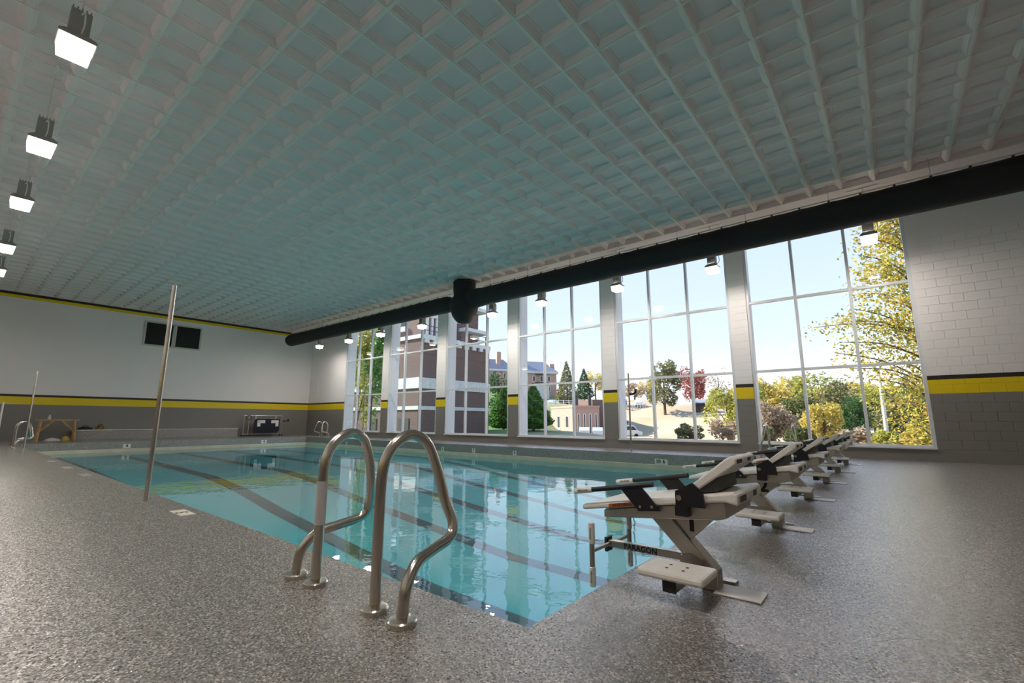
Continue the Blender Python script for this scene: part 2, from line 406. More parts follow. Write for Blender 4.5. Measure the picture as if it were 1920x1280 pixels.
# windows: frame, two mullions, two transoms, nine panes each
TR = (2.20, 4.12)
for i, (x0, x1) in enumerate(JAMBS):
    win = structure(empty('window_%d' % (i + 1), (x0, YW, SILL)), 'tall white-framed window of nine panes, number %d counted from the end wall' % (i + 1), 'window')
    W = x1 - x0; Hh = 6.0 - SILL; t = 0.07
    fr = MB(); y0, y1 = 0.03, 0.15
    fr.box(0, t, y0, y1, 0, Hh); fr.box(W - t, W, y0, y1, 0, Hh); fr.box(t, W - t, y0, y1, 0, t); fr.box(t, W - t, y0, y1, Hh - t, Hh)
    fr.build('frame', M_frame, win, bevel=0.004, seg=1)
    MB().box(0, W, -0.035, 0.03, -0.012, 0.028).build('sill', M_frame, win, bevel=0.004, seg=1)
    xs = [t / 2, W / 3, 2 * W / 3, W - t / 2]
    zs = [t / 2, TR[0] - SILL, TR[1] - SILL, Hh - t / 2]
    for x in xs[1:3]: MB().box(x - 0.032, x + 0.032, y0, y1, t, Hh - t).build('mullion', M_frame, win, bevel=0.004, seg=1)
    for z in zs[1:3]:
        for a, c in zip(xs, xs[1:]): MB().box(a + 0.03, c - 0.03, y0 + 0.01, y1 - 0.01, z - 0.032, z + 0.032).build('transom', M_frame, win)
    for a, c in zip(xs, xs[1:]):
        for zb, zt in zip(zs, zs[1:]):
            MB().add([(a, 0.1, zb), (c, 0.1, zb), (c, 0.1, zt), (a, 0.1, zt)], [(0, 1, 2, 3)]).build('pane', M_glass, win)
# the pair of dark observation windows high on the end wall
for i, (y0, y1) in enumerate(((5.53, 6.60), (6.76, 7.78))):
    win = structure(empty('window_%d' % (7 + i), (XF, y0, 4.46)), 'small dark observation window high on the end wall, %s of the pair' % ('one beside the steel pole' if i == 0 else 'one nearer the window wall'), 'window')
    h = 1.06; fr = MB(); t = 0.07; W = y1 - y0
    for (a, c, d, e_) in ((-t, 0, -t, h + t), (W, W + t, -t, h + t), (0, W, -t, 0), (0, W, h, h + t)): fr.box(0.0, 0.05, a, c, d, e_)
    fr.build('frame', mat('observation_frame', (0.6, 0.6, 0.58), 0.5) if i == 0 else bpy.data.materials['observation_frame'], win)
    MB().box(0.0, 0.012, 0, W, 0, h).build('pane', M_darkglass, win)

# ceiling: slab, grid runners, coffered panels
PX_, X0_, PY_, Y0_ = 0.5856, -6.785, 0.579, 1.135
KX = range(-35, 20); KY = range(-6, 19)
YS = Y0_ + PY_ * 19                                   # the coffers stop here; flat soffit to the window wall
ceil = structure(MB().box(XF - 0.3, XR + 0.3, YB - 0.3, YW + 0.45, 6.22, 6.4).build('ceiling', M_ceil), 'pale coffered ceiling of square recessed panels in a grid', 'ceiling')
MB().box(XF, XR, YS, YW + 0.03, ZC - 0.02, ZC + 0.03).build('soffit', M_ceil, ceil)
MB().box(XF, X0_ + PX_ * KX[0], YB, YS, ZC - 0.01, ZC + 0.02).build('border_panel', M_ceil, ceil)
for k in list(KX) + [20]:
    x = X0_ + PX_ * k; MB().box(x - 0.016, x + 0.016, YB, YS, ZC - 0.014, ZC + 0.002).build('grid_runner', M_grid, ceil)
for k in list(KY) + [19]:
    y = Y0_ + PY_ * k; MB().box(XF, XR, y - 0.013, y + 0.013, ZC - 0.010, ZC + 0.003).build('grid_runner', M_grid, ceil)
rings = [(0.008, 0.0), (0.036, 0.0), (0.041, 0.012), (0.082, 0.078), (0.112, 0.078), (0.115, 0.088)]
def coffer(mb, cx, cy, cz):
    R = []
    for ins, z in rings:
        hx, hy = PX_ / 2 - ins, PY_ / 2 - ins
        R.append([(cx - hx, cy - hy, cz + z), (cx + hx, cy - hy, cz + z), (cx + hx, cy + hy, cz + z), (cx - hx, cy + hy, cz + z)])
    V = [p for r in R for p in r]; F = []
    for i in range(len(R) - 1):
        for j in range(4): F.append((i*4 + j, i*4 + (j+1) % 4, (i+1)*4 + (j+1) % 4, (i+1)*4 + j))
    q = (len(R) - 1) * 4; F.append((q, q+1, q+2, q+3))
    mb.add(V, F)
cells = []
for i in KX:
    for j in KY:
        c = Vector((X0_ + PX_ * (i + .5), Y0_ + PY_ * (j + .5), ZC)); d = c - EYE; dep = d.dot(FWD)
        inside = False
        if dep > 0.3:
            u, v = 960 + FPX * d.dot(RIGHT) / dep, 640 - FPX * d.dot(UP) / dep
            inside = -60 < u < 1980 and -60 < v < 1300
        cells.append((0 if inside else 1, d.length, c))
cells.sort(key=lambda t: t[:2])
def two_tone(me):
    me.materials.append(M_board)
    for p in me.polygons:
        if abs(p.normal.z) > 0.9 and p.center.z > 0.06 + (ZC if p.center.z > 3 else 0): p.material_index = 1
    return me
mb = MB(); coffer(mb, 0, 0, 0); coffer_mesh = two_tone(mb.mesh('coffer_panel', M_ceil))
for q, dl, c in cells[:300]: obj('coffer_panel', coffer_mesh, ceil, c)
mb = MB()
for q, dl, c in cells[300:]: coffer(mb, c.x, c.y, c.z)
o = tag(mb.build('coffer_panels_beyond', M_ceil, ceil), kind='stuff'); two_tone(o.data)

# ------------------------------------------------------------------ fabric air duct along the window side
DY, DZ, DR = 11.75, 5.30, 0.325
duct = tag(empty('air_duct', (-11.97, DY, DZ)), 'long black fabric air duct hung below the ceiling along the windows', 'duct')
def dx(x): return x + 11.97                            # duct parts are placed from its riser
def duct_run(xa, xb, ends):
    rings = []; n = 20; pitch = 0.56; steps = max(2, int((xb - xa) / (pitch / 4)))
    for i in range(steps + 1):
        x = xa + (xb - xa) * i / steps; sag = 0.022 * abs(math.sin(math.pi * (x - 1.106) / pitch))
        r = DR
        for xe, re, le in ends:
            d = abs(x - xe)
            if d < le: r = re + (DR - re) * math.sin(d / le * math.pi / 2)
        ring = []
        for k in range(n):
            a = 2 * math.pi * k / n; z = math.sin(a) * r
            if math.sin(a) > 0.3: z -= sag * (math.sin(a) - 0.3)
            ring.append((dx(x), math.cos(a) * r, z))
        rings.append(ring)
    return MB().ring_surface(rings)
duct_run(-25.9, -12.55, [(-25.9, 0.29, 0.15), (-12.55, 0.20, 0.35)]).build('duct_sleeve', M_duct, duct, smooth=True)
duct_run(-11.6, XR, [(-11.35, 0.36, 0.75)]).build('duct_sleeve', M_duct, duct, smooth=True)
MB().lathe([(0.40, ZC - DZ - 0.01), (0.425, ZC - DZ - 0.05), (0.42, 0.40), (0.40, 0.16), (0.50, 0.0), (0.54, -0.2), (0.50, -0.42), (0.44, -0.6), (0.34, -0.74), (0.24, -0.84), (0.08, -0.87)], 0, 0, 26).build('riser_sock', M_duct, duct, smooth=True)
MB().lathe([(0.43, ZC - DZ - 0.035), (0.44, ZC - DZ - 0.045), (0.44, ZC - DZ - 0.075), (0.43, ZC - DZ - 0.085)], 0, 0, 26).build('collar', M_blackm, duct, smooth=True)
MB().tube([(dx(-12.75), 0, 0), (dx(-12.4), 0, 0.0), (dx(-12.1), 0, -0.05)], [0.26, 0.2, 0.26], 16).build('side_sleeve', M_duct, duct, smooth=True)
for x0, x1 in ((-25.8, -12.7), (-11.0, XR)):
    MB().box(dx(x0), dx(x1), -0.012, 0.012, DR + 0.045, DR + 0.07).build('hanging_rail', M_grid, duct)
clip = MB().box(-0.02, 0.02, -0.012, 0.012, -0.02, 0.05).mesh('clip', M_blackm)
wire = MB().box(-0.004, 0.004, -0.004, 0.004, 0.06, ZC - DZ - DR - 0.0).mesh('hanging_wire', M_steel_dull)
x = 1.106 + 0.56 * 6; k = 0
while x > -25.8:
    if not (-13.0 < x < -10.9):
        obj('clip', clip, duct, (dx(x), 0, DR + 0.002))
        if k % 3 == 0: obj('hanging_wire', wire, duct, (dx(x), 0, DR))
    x -= 0.56; k += 1

# ------------------------------------------------------------------ lamps
def make_lamp():
    r = empty('high_bay_lamp')
    MB().ring_surface([[(-a, -a, z), (a, -a, z), (a, a, z), (-a, a, z)] for a, z in ((0.108, 4.725), (0.117, 4.73), (0.123, 4.74), (0.123, 4.77))]).build('lens', M_lens, r)
    MB().ring_surface([[(-a, -a, z), (a, -a, z), (a, a, z), (-a, a, z)] for a, z in ((0.120, 4.732), (0.128, 4.732), (0.146, 4.875), (0.134, 4.875))], cap=False).build('lens_skirt', M_skirt, r)
    MB().ring_surface([[(-a, -a, z), (a, -a, z), (a, a, z), (-a, a, z)] for a, z in ((0.146, 4.868), (0.154, 4.868), (0.154, 4.90), (0.10, 4.96), (0.09, 4.95), (0.14, 4.895))], cap=False).build('reflector_rim', M_housing, r)
    h = MB().box(-0.10, 0.10, -0.085, 0.085, 4.955, 5.23)
    for k in range(5): h.box(-0.105, 0.105, -0.08 + 0.036 * k, -0.068 + 0.036 * k, 5.23, 5.255)
    h.build('ballast_housing', M_housing, r)
    MB().tube([(0, 0, 5.23), (0, 0, ZC - 0.03)], 0.011, 8).build('stem', M_grid, r)
    MB().box(-0.30, 0.30, -0.012, 0.012, ZC - 0.032, ZC - 0.015).build('hanger_bar', M_grid, r)
    MB().tube(smooth_path([(0.10, 0, 5.18), (0.16, 0.02, 5.18), (0.17, 0.03, 5.02), (0.10, 0.02, 4.95)], 4), 0.008, 6).build('cable', M_grid, r)
    return r
lamp0 = make_lamp(); used = [False]
ORD = ['first', 'second', 'third', 'fourth', 'fifth', 'sixth', 'seventh', 'eighth', 'ninth']
def place_lamp(x, y, label, group):
    o = lamp0 if not used[0] else copy_tree(lamp0)
    used[0] = True
    o.location = (x, y, 0); tag(o, label, 'lamp', group)
for k, x in enumerate((-21.3, -18.4, -15.66, -12.12, -9.28, -6.43)):
    place_lamp(x, 0.345, 'glowing square lamp over the deck, %s of its row from the end wall' % ORD[k], 'lamps over the deck side')
for x, w_ in ((-3.5, 'above the grab rails'), (-0.6, 'above the near corner of the pool')):
    place_lamp(x, 0.345, 'glowing square stem lamp hung %s' % w_, 'lamps over the deck side')
for k, x in enumerate((-23.7, -20.8, -18.09, -15.1, -11.3, -8.84, -6.01, -3.26, 0.032)):
    place_lamp(x, 12.6 if k == 4 else 12.35, 'glowing lamp behind the black duct, %s from the end wall' % ORD[k], 'lamps along the windows')

# ------------------------------------------------------------------ starting blocks
def make_block():
    r = empty('starting_block')
    OX, OY = -0.80, 2.65
    def P(poly): return [(a - OX, c) for a, c in poly]
    MB().prism(P([(-.86, 0), (-.775, 0), (-.775, .095), (-1.03, .36), (-1.14, .345), (-.86, .065)]), -0.045, 0.045).build('pillar', M_steel_dull, r, bevel=0.004, seg=1)
    MB().prism(P([(-1.31, .325), (-1.31, .365), (-.66, .475), (-.655, .40), (-.70, .385)]), -0.235, 0.235).build('platform_tray', M_steel_dull, r, bevel=0.004, seg=1)
    pl = MB().prism(P([(-1.44, .352), (-1.44, .382), (-.62, .522), (-.60, .515), (-.60, .462), (-.66, .474)]), -0.25, 0.25).build('platform', M_white, r, bevel=0.010, seg=2)
    MB().prism(P([(-1.27, .382), (-1.27, .402), (-1.11, .4295), (-1.11, .4095)]), -0.2525, -0.249).build('warning_sticker', M_orange, pl)
    lettering('warning_lettering', 'WARNING', 0.024, M_ink, (-1.19 - OX, -0.2528, .4055), (math.pi/2, -0.17, 0), pl, 0.0004, bold=0.0006)
    for y0, y1 in ((-0.2, -0.09), (0.06, 0.13)):
        MB().box(-.5985 - OX, -.597 - OX, y0, y1, .475, .503).build('rear_sticker', M_dark, pl)
    # raised foot wedge with its supports
    wd = MB().prism(P([(-.905, .470), (-.895, .482), (-.655, .672), (-.625, .690), (-.605, .675), (-.605, .650), (-.86, .468)]), -0.215, 0.185).build('foot_wedge', M_white, r, bevel=0.008, seg=2)
    for y0, y1 in ((-0.19, -0.10), (0.02, 0.08)):
        MB().box(-.604 - OX, -.6025 - OX, y0, y1, .654, .672).build('wedge_sticker', M_dark, wd)
    MB().prism(P([(-.84, .49), (-.70, .60), (-.70, .515)]), -0.19, 0.16).build('wedge_support', M_dark, r)
    for s in (-1, 1):
        y = s * 0.262
        br = MB().prism(P([(-.888, .435), (-.888, .508), (-.80, .555), (-.752, .512), (-.744, .440)]), y - 0.006, y + 0.006).build('wedge_bracket', M_blackm, r)
        MB().tube([(-.868 - OX, y - 0.014, .478), (-.868 - OX, y + 0.014, .478)], 0.014, 12).build('bolt', M_steel, br)
        MB().box(-.888 - OX, -.825 - OX, y - 0.02 if s < 0 else y - 0.03, y + 0.03 if s < 0 else y + 0.02, .392, .436).build('clamp', M_blackm, r)
        # side hand grip on its slanted plate
        y = s * 0.268
        hp = MB().prism(P([(-1.185, .494), (-1.065, .513), (-.965, .402), (-1.085, .388)]), y - 0.005, y + 0.005).build('handle_plate', M_blackm, r)
        for bx_, bz_ in ((-1.075, .412), (-1.01, .418)):
            MB().tube([(bx_ - OX, y - 0.009, bz_), (bx_ - OX, y + 0.009, bz_)], 0.008, 8).build('bolt', M_steel, hp)
        a = Vector((-1.48 - OX, y, .452)); c = Vector((-1.0 - OX, y, .530)); m_ = a.lerp(c, 0.25)
        hb = MB().tube([m_, c], 0.0135, 10).build('hand_bar', M_blackm, r, smooth=True)
        MB().tube([a, a.lerp(m_, .06), m_], [0.012, 0.0165, 0.0165], 10).build('hand_grip', M_white, hb, smooth=True)
        d_ = (c - a).normalized()
        lettering('grip_lettering', 'PENTAIR', 0.017, M_ink, a.lerp(m_, 0.55) + Vector((0, -0.0168, 0)), (math.pi/2, -math.atan2(d_.z, d_.x), 0), hb, 0.0004)
    # number plate between pillar and platform
    MB().prism(P([(-1.02, .37), (-.905, .232), (-.725, .40)]), -0.03, 0.03).build('number_plate', M_steel_dull, r)
    # low bar with the backstroke grips
    bar = MB().box(-1.405 - OX, -.90 - OX, -0.02, 0.02, .112, .150).build('bar', M_steel_dull, r, bevel=0.003, seg=1)
    lettering('bar_lettering', 'PARAGON', 0.042, M_ink, (-1.20 - OX, -0.0205, .130), FACE_SOUTH, bar, 0.0005, bold=0.0014)
    MB().box(-1.42 - OX, -1.405 - OX, -0.035, 0.035, .085, .165).build('end_plate', M_dark, bar)
    MB().tube([(-1.392 - OX, -0.235, .131), (-1.392 - OX, 0.245, .131)], 0.011, 8).build('cross_bar', M_steel_dull, r, smooth=True)
    for y in (-0.235, 0.245):
        x = -1.392 - OX
        g = MB().tube([(x, y, -0.05), (x, y, .28)], 0.0145, 12).build('backstroke_grip', M_steel_dull, r, smooth=True)
        for z0, z1 in ((-0.055, 0.05), (0.17, 0.285)):
            MB().tube([(x, y, z0), (x, y, z0 + .004), (x, y, z1 - .004), (x, y, z1)], [0.014, 0.018, 0.018, 0.014], 12).build('grip_sleeve', M_white, g, smooth=True)
            lettering('sleeve_lettering', 'PENTAIR', 0.016, M_ink, (x, y - 0.0183, (z0 + z1) / 2), (math.pi/2, math.pi/2, 0), g, 0.0004)
    # side step
    st = MB().box(-1.05 - OX, -.735 - OX, -0.40, -0.17, .112, .150).build('side_step', M_white, r, bevel=0.012, seg=2)
    for bx_, by_ in ((-.93, -.32), (-.93, -.26), (-.85, -.32), (-.85, -.26)):
        MB().lathe([(0.008, .1500), (0.008, .1512)], bx_ - OX, by_, 8).build('screw_hole', M_ink, st)
    tb = MB().box(-.93 - OX, -.87 - OX, -0.375, -0.04, .060, .112).build('step_tube', M_steel_dull, r)
    MB().box(-.932 - OX, -.868 - OX, -0.379, -0.373, .058, .112).build('end_cap', M_ink, tb)
    MB().prism(P([(-.96, .06), (-.84, .06), (-.84, .145), (-.90, .165), (-.95, .155)]), -0.075, -0.045).build('step_bracket', M_steel_dull, r)
    # anchor plates on the deck and locking knob
    MB().box(-.79 - OX, -.572 - OX, -0.085, 0.08, 0.0, 0.009).build('deck_plate', M_white, r, bevel=0.003, seg=1)
    MB().box(-.80 - OX, -.73 - OX, 0.10, 0.16, 0.0, 0.018).build('anchor_tab', M_steel_dull, r)
    kn = MB().tube([(-.93 - OX, -0.03, .035), (-.86 - OX, -0.03, .035)], 0.006, 6).build('knob', M_blackm, r)
    MB().lathe([(0.01, .026), (0.025, .028), (0.025, .040), (0.01, .044)], -.945 - OX, -0.03, 8).build('knob_head', M_blackm, kn)
    return r
blk = make_block()
for k in range(6):
    o = blk if k == 0 else copy_tree(blk)
    o.location = (-0.80, LANE_Y[k], 0)
    tag(o, 'white and steel starting block numbered %d, %s' % (k + 1, ['nearest the camera', 'second in line from the camera', 'third in line from the camera', 'fourth in line from the camera', 'fifth in line from the camera', 'last in line beside the windows'][k]), 'starting block', 'starting blocks along the deep end')
for o in [x for x in SC.objects if x.get('category') == 'starting block']:
    num = int(round((o.location.y - 2.65) / 1.8116)) + 1
    lettering('number', str(num), 0.135, M_ink, (-0.895 + 0.80, -0.0305, .318), FACE_SOUTH, o, 0.0005, bold=0.005)

# ------------------------------------------------------------------ grab rails
def make_rail(flip, sleeve):
    r = empty('grab_rail'); s = -1 if flip else 1
    pts = [(0, 0, 0.0), (0, 0, 0.3), (0, 0.005, .60), (0.002, .045, .715), (.005, .115, .772), (.01, .185, .782), (.02, .262, .735), (.04, .318, .60), (.065, .352, .45), (.105, .372, .345), (.125, .335, .280), (.15, .20, .250), (.178, .085, .222), (.200, .015, .14), (.205, -.003, .05), (.205, -.003, 0.0)]
    path = smooth_path([(s * a, c, d) for a, c, d in pts], 6)
    MB().tube(path, 0.0265, 16).build('rail_tube', M_steel, r, smooth=True)
    for a in (0, .205):
        MB().lathe([(0.064, 0.0), (0.064, 0.020), (0.058, 0.026), (0.03, 0.028)], s * a, -0.003 if a else 0, 24).build('flange', M_steel, r, smooth=True)
    if sleeve: MB().tube([(0, 0, .305), (0, 0, .53)], 0.0278, 16).build('tape_band', M_sleeve, r, smooth=True)
    return r
def place_rails(loc, rz, lab1, lab2, sleeve=False):
    for flip, dx_, lab in ((True, -0.266, lab1), (False, 0.266, lab2)):
        o = make_rail(flip, sleeve and flip)
        o.location = (loc[0] + dx_ * math.cos(rz), loc[1] + dx_ * math.sin(rz), 0); o.rotation_euler = (0, 0, rz)
        tag(o, lab, 'grab rail', 'curved steel grab rails at the pool edge')
place_rails((-2.172, 1.346), 0, 'curved steel grab rail with a pale tape band, nearest pair', 'plain curved steel grab rail nearest the pool corner, in the foreground pair', True)
place_rails((-21.3, 1.42), 0, 'far curved steel grab rail beside the thin pole, one nearer the end wall', 'far curved steel grab rail beside the thin pole, one nearer the camera')
place_rails((-23.25, 12.75), math.pi, 'small curved grab rail by the far corner, one nearer the tall windows', 'small curved grab rail by the far corner, one nearer the end wall')
place_rails((-2.05, 12.45), math.pi, 'curved grab rail before the last window, one nearer the starting blocks', 'curved grab rail before the last window, one nearer the window pier')

# ------------------------------------------------------------------ backstroke flag poles
def make_pole(h, ring=True, hook=False):
    r = empty('flag_pole')
    MB().tube([(0, 0, 0), (0, 0, h)], 0.0235, 14).build('pole_tube', M_steel, r, smooth=True)
    MB().lathe([(0.036, 0.0), (0.036, 0.005), (0.026, 0.007)], 0, 0, 20).build('deck_socket', M_steel_dull, r, smooth=True)
    if ring:
        MB().tube([(0.018 * math.cos(a), 0, h + 0.012 + 0.018 * math.sin(a)) for a in [math.pi * 2 * k / 12 for k in range(13)]], 0.003, 6).build('eye_ring', M_steel, r, smooth=True)
    if hook:
        MB().tube(smooth_path([(0, 0, 1.62), (0.10, 0, 1.61), (0.19, 0, 1.65), (0.215, 0, 1.75)], 4), 0.026, 8).build('hook', M_blackm, r, smooth=True)
    return r
for loc, h, hk, lab in (((-6.19, 1.452, 0), 2.37, False, 'tall steel pole with an eye ring on the near deck edge'),
                        ((-19.8, 1.55, 0), 2.30, False, 'thin far steel pole on the deck beside the wooden trestle'),
                        ((-5.69, 12.17, 0), 2.20, True, 'slim steel pole with a black hook before the fifth window'),
                        ((-18.85, 12.2, 0), 2.21, False, 'slim steel pole before the first tall window')):
    o = make_pole(h, True, hk); o.location = loc; tag(o, lab, 'pole', 'backstroke flag poles')

# ------------------------------------------------------------------ depth markers
def marker(loc, rot, text, wdt, hgt, label, size):
    o = MB().box(-wdt/2, wdt/2, -hgt/2, hgt/2, -0.002, 0.004).build('depth_marker', M_tile)
    o.location = loc; o.rotation_euler = rot; tag(o, label, 'depth marker', 'pool depth markers')
    if not text: o.data.materials[0] = M_worn
    words = text.split()
    for k, wd_ in enumerate(words): lettering('marker_lettering', wd_, size, M_ink, ((k - (len(words) - 1) / 2) * 0.15, 0, 0.0045), (0, 0, 0), o, 0.0004, bold=0.005)
for x, t, wd, lb in ((-4.83, '10 6', 0.34, 'wide cream depth marker reading 10 6 on the window-side curb'), (-9.80, '9', 0.15, 'square cream marker reading nine on the curb under the fourth window'),
                 (-11.69, '7', 0.15, 'square cream marker reading seven on the curb by the third pier'), (-13.32, '5', 0.15, 'square cream marker on the curb under the third window'), (-20.0, '4', 0.15, 'square cream marker on the curb by the first pier')):
    marker((x, YC - 0.003, -0.195), FACE_SOUTH, t, wd, 0.145, lb, 0.13)
for y, lb in ((4.74, 'cream depth marker reading 4 on the end curb near the deck'), (10.0, 'cream depth marker reading 4 on the end curb below the wheeled stand')):
    marker((XC + 0.003, y, -0.175), FACE_EAST, '4', 0.24, 0.16, lb, 0.16)
for x, y, t, lb in ((-5.23, 1.517, '5', 'cream depth tile reading 5 set in the deck beside the tall pole'), (-9.9, 1.50, '', 'flush pale tile in the deck edge, nearest of three beyond the pole'), (-11.6, 1.50, '', 'flush pale tile in the deck edge, middle of three beyond the pole'), (-13.6, 1.50, '', 'flush pale tile in the deck edge, farthest of three beyond the pole')):
    marker((x, y, 0.0), (0, 0, math.pi), t, 0.34 if t else 0.5, 0.12, lb, 0.13)

# ------------------------------------------------------------------ things along the end wall
be = MB().box(XF + 0.03, XF + 0.42, 3.55, 9.9, 0, 0.40)
o = be.build('bench', M_deck, None, bevel=0.01); tag(o, 'long low speckled bench built against the end wall', 'bench')
MB().box(XF + 0.03, XF + 0.44, 3.53, 9.92, 0.40, 0.43).build('bench_top', M_tile, o)
t = tag(empty('trestle', (XF + 0.75, 2.93, 0)), 'raw pine trestle frame standing by the end wall', 'trestle')
MB().box(-0.06, 0.06, -0.66, 0.66, 0.82, 0.87).build('top_beam', M_wood, t)
for s in (-1, 1):
    for d in (-1, 1):
        MB().tube([(d * 0.20, s * 0.56, 0.0), (d * 0.03, s * 0.50, 0.83)], 0.045, 4).build('leg', M_wood, t)
    MB().tube([(0.08, s * 0.50, 0.40), (0.06, s * 0.12, 0.80)], 0.035, 4).build('brace', M_wood, t)
    MB().box(-0.18, 0.18, s * 0.54 - 0.03, s * 0.54 + 0.03, 0.30, 0.37).build('spreader', M_wood, t)
o = MB().lathe([(0.05, 0.0), (0.055, 0.02), (0.05, 0.09), (0.03, 0.12), (0.03, 0.17), (0.04, 0.18)], 0, 0, 12).build('jar', M_sleeve, None, smooth=True)
o.location = (XF + 0.75, 2.66, 0.87); tag(o, 'small pale jar standing on the pine trestle', 'jar')
def lump(name, loc, sx, sy, sz, m, seed, label, cat):
    rnd = random.Random(seed); n = 10; rings = []
    for i in range(7):
        a = math.pi / 2 * i / 6; rr = math.cos(a) * 0.98 + 0.02
        rings.append([(math.cos(2*math.pi*k/n) * sx * rr * rnd.uniform(.82, 1.05), math.sin(2*math.pi*k/n) * sy * rr * rnd.uniform(.82, 1.05), math.sin(a) * sz * rnd.uniform(.85, 1.0)) for k in range(n)])
    o = MB().ring_surface(rings).build(name, m, None, smooth=True); o.location = loc; tag(o, label, cat); return o
M_navy = mat('navy_cloth', (0.012, 0.014, 0.03), 0.8); M_olive = mat('yellow_black_cloth', (0.16, 0.12, 0.012), 0.8, noise=(14, 0.9)); M_yel = mat('yellow_plastic', (0.55, 0.36, 0.05), 0.5)
o = lump('duffel_bag', (XF + 0.22, 3.88, 0.43), 0.16, 0.26, 0.14, M_navy, 1, 'dark navy duffel bag lying on the bench end', 'bag')
MB().tube(smooth_path([(0.05, -0.14, 0.11), (0.07, -0.04, 0.2), (0.06, 0.1, 0.12)], 4), 0.012, 6).build('strap', M_ink, o)
o = lump('tool_bag', (XF + 0.22, 4.36, 0.43), 0.15, 0.17, 0.20, M_olive, 2, 'yellow and black tool bag on the bench beside the navy one', 'bag')
MB().tube(smooth_path([(0.0, -0.1, 0.16), (0.0, 0.0, 0.24), (0.0, 0.1, 0.16)], 4), 0.012, 6).build('handle', M_ink, o)
o = lump('rolled_sheet', (XF + 0.70, 2.85, 0.0), 0.12, 0.26, 0.13, M_sleeve, 3, 'crumpled pale sheet on the deck under the trestle', 'sheet')
o = lump('drill_case', (XF + 0.72, 3.25, 0.0), 0.14, 0.15, 0.2, M_yel, 4, 'small yellow tool case on the deck under the trestle', 'tool case')
# the stand with the dark panel
t = tag(empty('wheeled_stand', (XF + 0.62, 11.2, 0)), 'wheeled steel stand holding a dark panel with two white corner marks', 'stand')
for y in (-1.12, 0.86):
    MB().tube([(0, y, 0.08), (0, y, 1.10)], 0.022, 8).build('post', M_steel_dull, t, smooth=True)
    for d in (-0.16, 0.16):
        MB().tube([(d, y - 0.02, 0.045), (d, y + 0.02, 0.045)], 0.045, 12).build('wheel', M_ink, t)
    MB().box(-0.19, 0.19, y - 0.02, y + 0.02, 0.075, 0.11).build('foot_bar', M_steel_dull, t)
MB().tube([(0, -1.12, 1.10), (0, 0.86, 1.10)], 0.02, 8).build('top_bar', M_steel_dull, t, smooth=True)
MB().tube([(0, -1.12, 0.12), (0, 0.86, 0.12)], 0.016, 8).build('bottom_bar', M_steel_dull, t, smooth=True)
MB().tube([(0.02, -0.88, 0.08), (0.02, -0.88, 1.05)], 0.03, 8).build('crank_post', M_steel_dull, t, smooth=True)
MB().tube([(0.05 + 0.0, -0.90 + 0.12 * math.cos(a), 1.0 + 0.12 * math.sin(a)) for a in [2 * math.pi * k / 16 for k in range(17)]], 0.018, 6).build('hand_wheel', M_dark, t, smooth=True)
pn = MB().prism([(-0.62, 0.17), (0.58, 0.17), (0.70, 0.30), (0.70, 0.93), (-0.52, 0.93), (-0.62, 0.80)], 0.03, 0.12, 'yz').build('panel', M_navy, t)
for sgn in (-1, 1):
    def q(a): return 0.08 + sgn * a
    for y0, y1, z0, z1 in ((q(0.16), q(0.56), 0.70, 0.86), (q(0.40), q(0.56), 0.52, 0.70)):
        MB().box(0.121, 0.125, min(y0, y1), max(y0, y1), z0, z1).build('corner_mark', M_white, pn)
for z in (0.23, 0.31, 0.39): MB().box(0.121, 0.128, -0.5, 0.62, z, z + 0.03).build('slat', M_ink, pn)
MB().tube([(0.126, -0.40 + 0.05 * math.cos(a), 0.78 + 0.05 * math.sin(a)) for a in [2 * math.pi * k / 12 for k in range(13)]], 0.008, 5).build('round_emblem', M_ink, pn)
for y, m_ in ((-0.55, 0), (0.5, 0)): MB().box(-0.01, 0.05, y - 0.03, y + 0.03, 0.92, 1.10).build('hanger', M_steel_dull, t)
# wall outlet beside the stand
o = MB().box(XF, XF + 0.05, 12.38, 12.62, 0.78, 0.84).build('outlet_box', M_dark); MB().box(XF, XF + 0.06, 12.66, 12.74, 0.80, 0.92).build('switch', M_ink, o)
tag(o, 'small dark outlet box on the grey end wall beside the stand', 'outlet')
# lifeguard chair at the edge of the picture
t = tag(empty('guard_chair', (-25.2, 0.98, 0)), 'white metal guard chair by the end wall at the picture edge', 'chair')
for d in (-0.25, 0.25):
    for y in (-0.3, 0.28): MB().tube([(d, y, 0), (d, y * 0.9, 1.0 if y < 0 else 1.45)], 0.018, 8).build('leg', M_white, t, smooth=True)
MB().box(-0.26, 0.26, -0.30, 0.28, 0.86, 0.90).build('seat', M_white, t)
MB().box(-0.26, 0.26, 0.24, 0.28, 1.1, 1.48).build('backrest', M_white, t)

# ------------------------------------------------------------------ outside: ground
CTRL = []
for px, d, z in ((640,17,-1.0),(900,17,-1.0),(1100,17,-1.0),(1400,17,-1.0),(1700,17,-1.0),(640,40,-1.4),(783,50,-1.5),(918,60,-1.0),(940,62,-0.1),(1000,60,-0.3),(990,80,0.8),(940,110,5),
                 (1050,75,-2.2),(1075,88,-2.35),(1120,92,-2.35),(1175,90,-2.4),(1250,75,-2.2),(1320,60,-2.0),(1450,50,-1.5),(1600,60,-1.2),(1690,22,-1.2),
                 (1010,160,10.5),(930,170,11.5),(860,170,11),(1070,140,7.0),(1115,150,7.5),(1050,115,5.0),(1130,115,5.0),(1205,125,6.5),(1240,110,4.3),(1303,113,5.0),(1322,108,2.6),(1352,125,4.5),(1200,104,1.6),(1150,104,1.5),(1270,98,1.2),
                 (1450,120,1.5),(1650,120,1.5),(1100,230,10),(1300,230,8),(900,230,12),(1600,230,3),(700,120,4)):
    x, y = ground_at(px, d); CTRL.append((x, y, z))
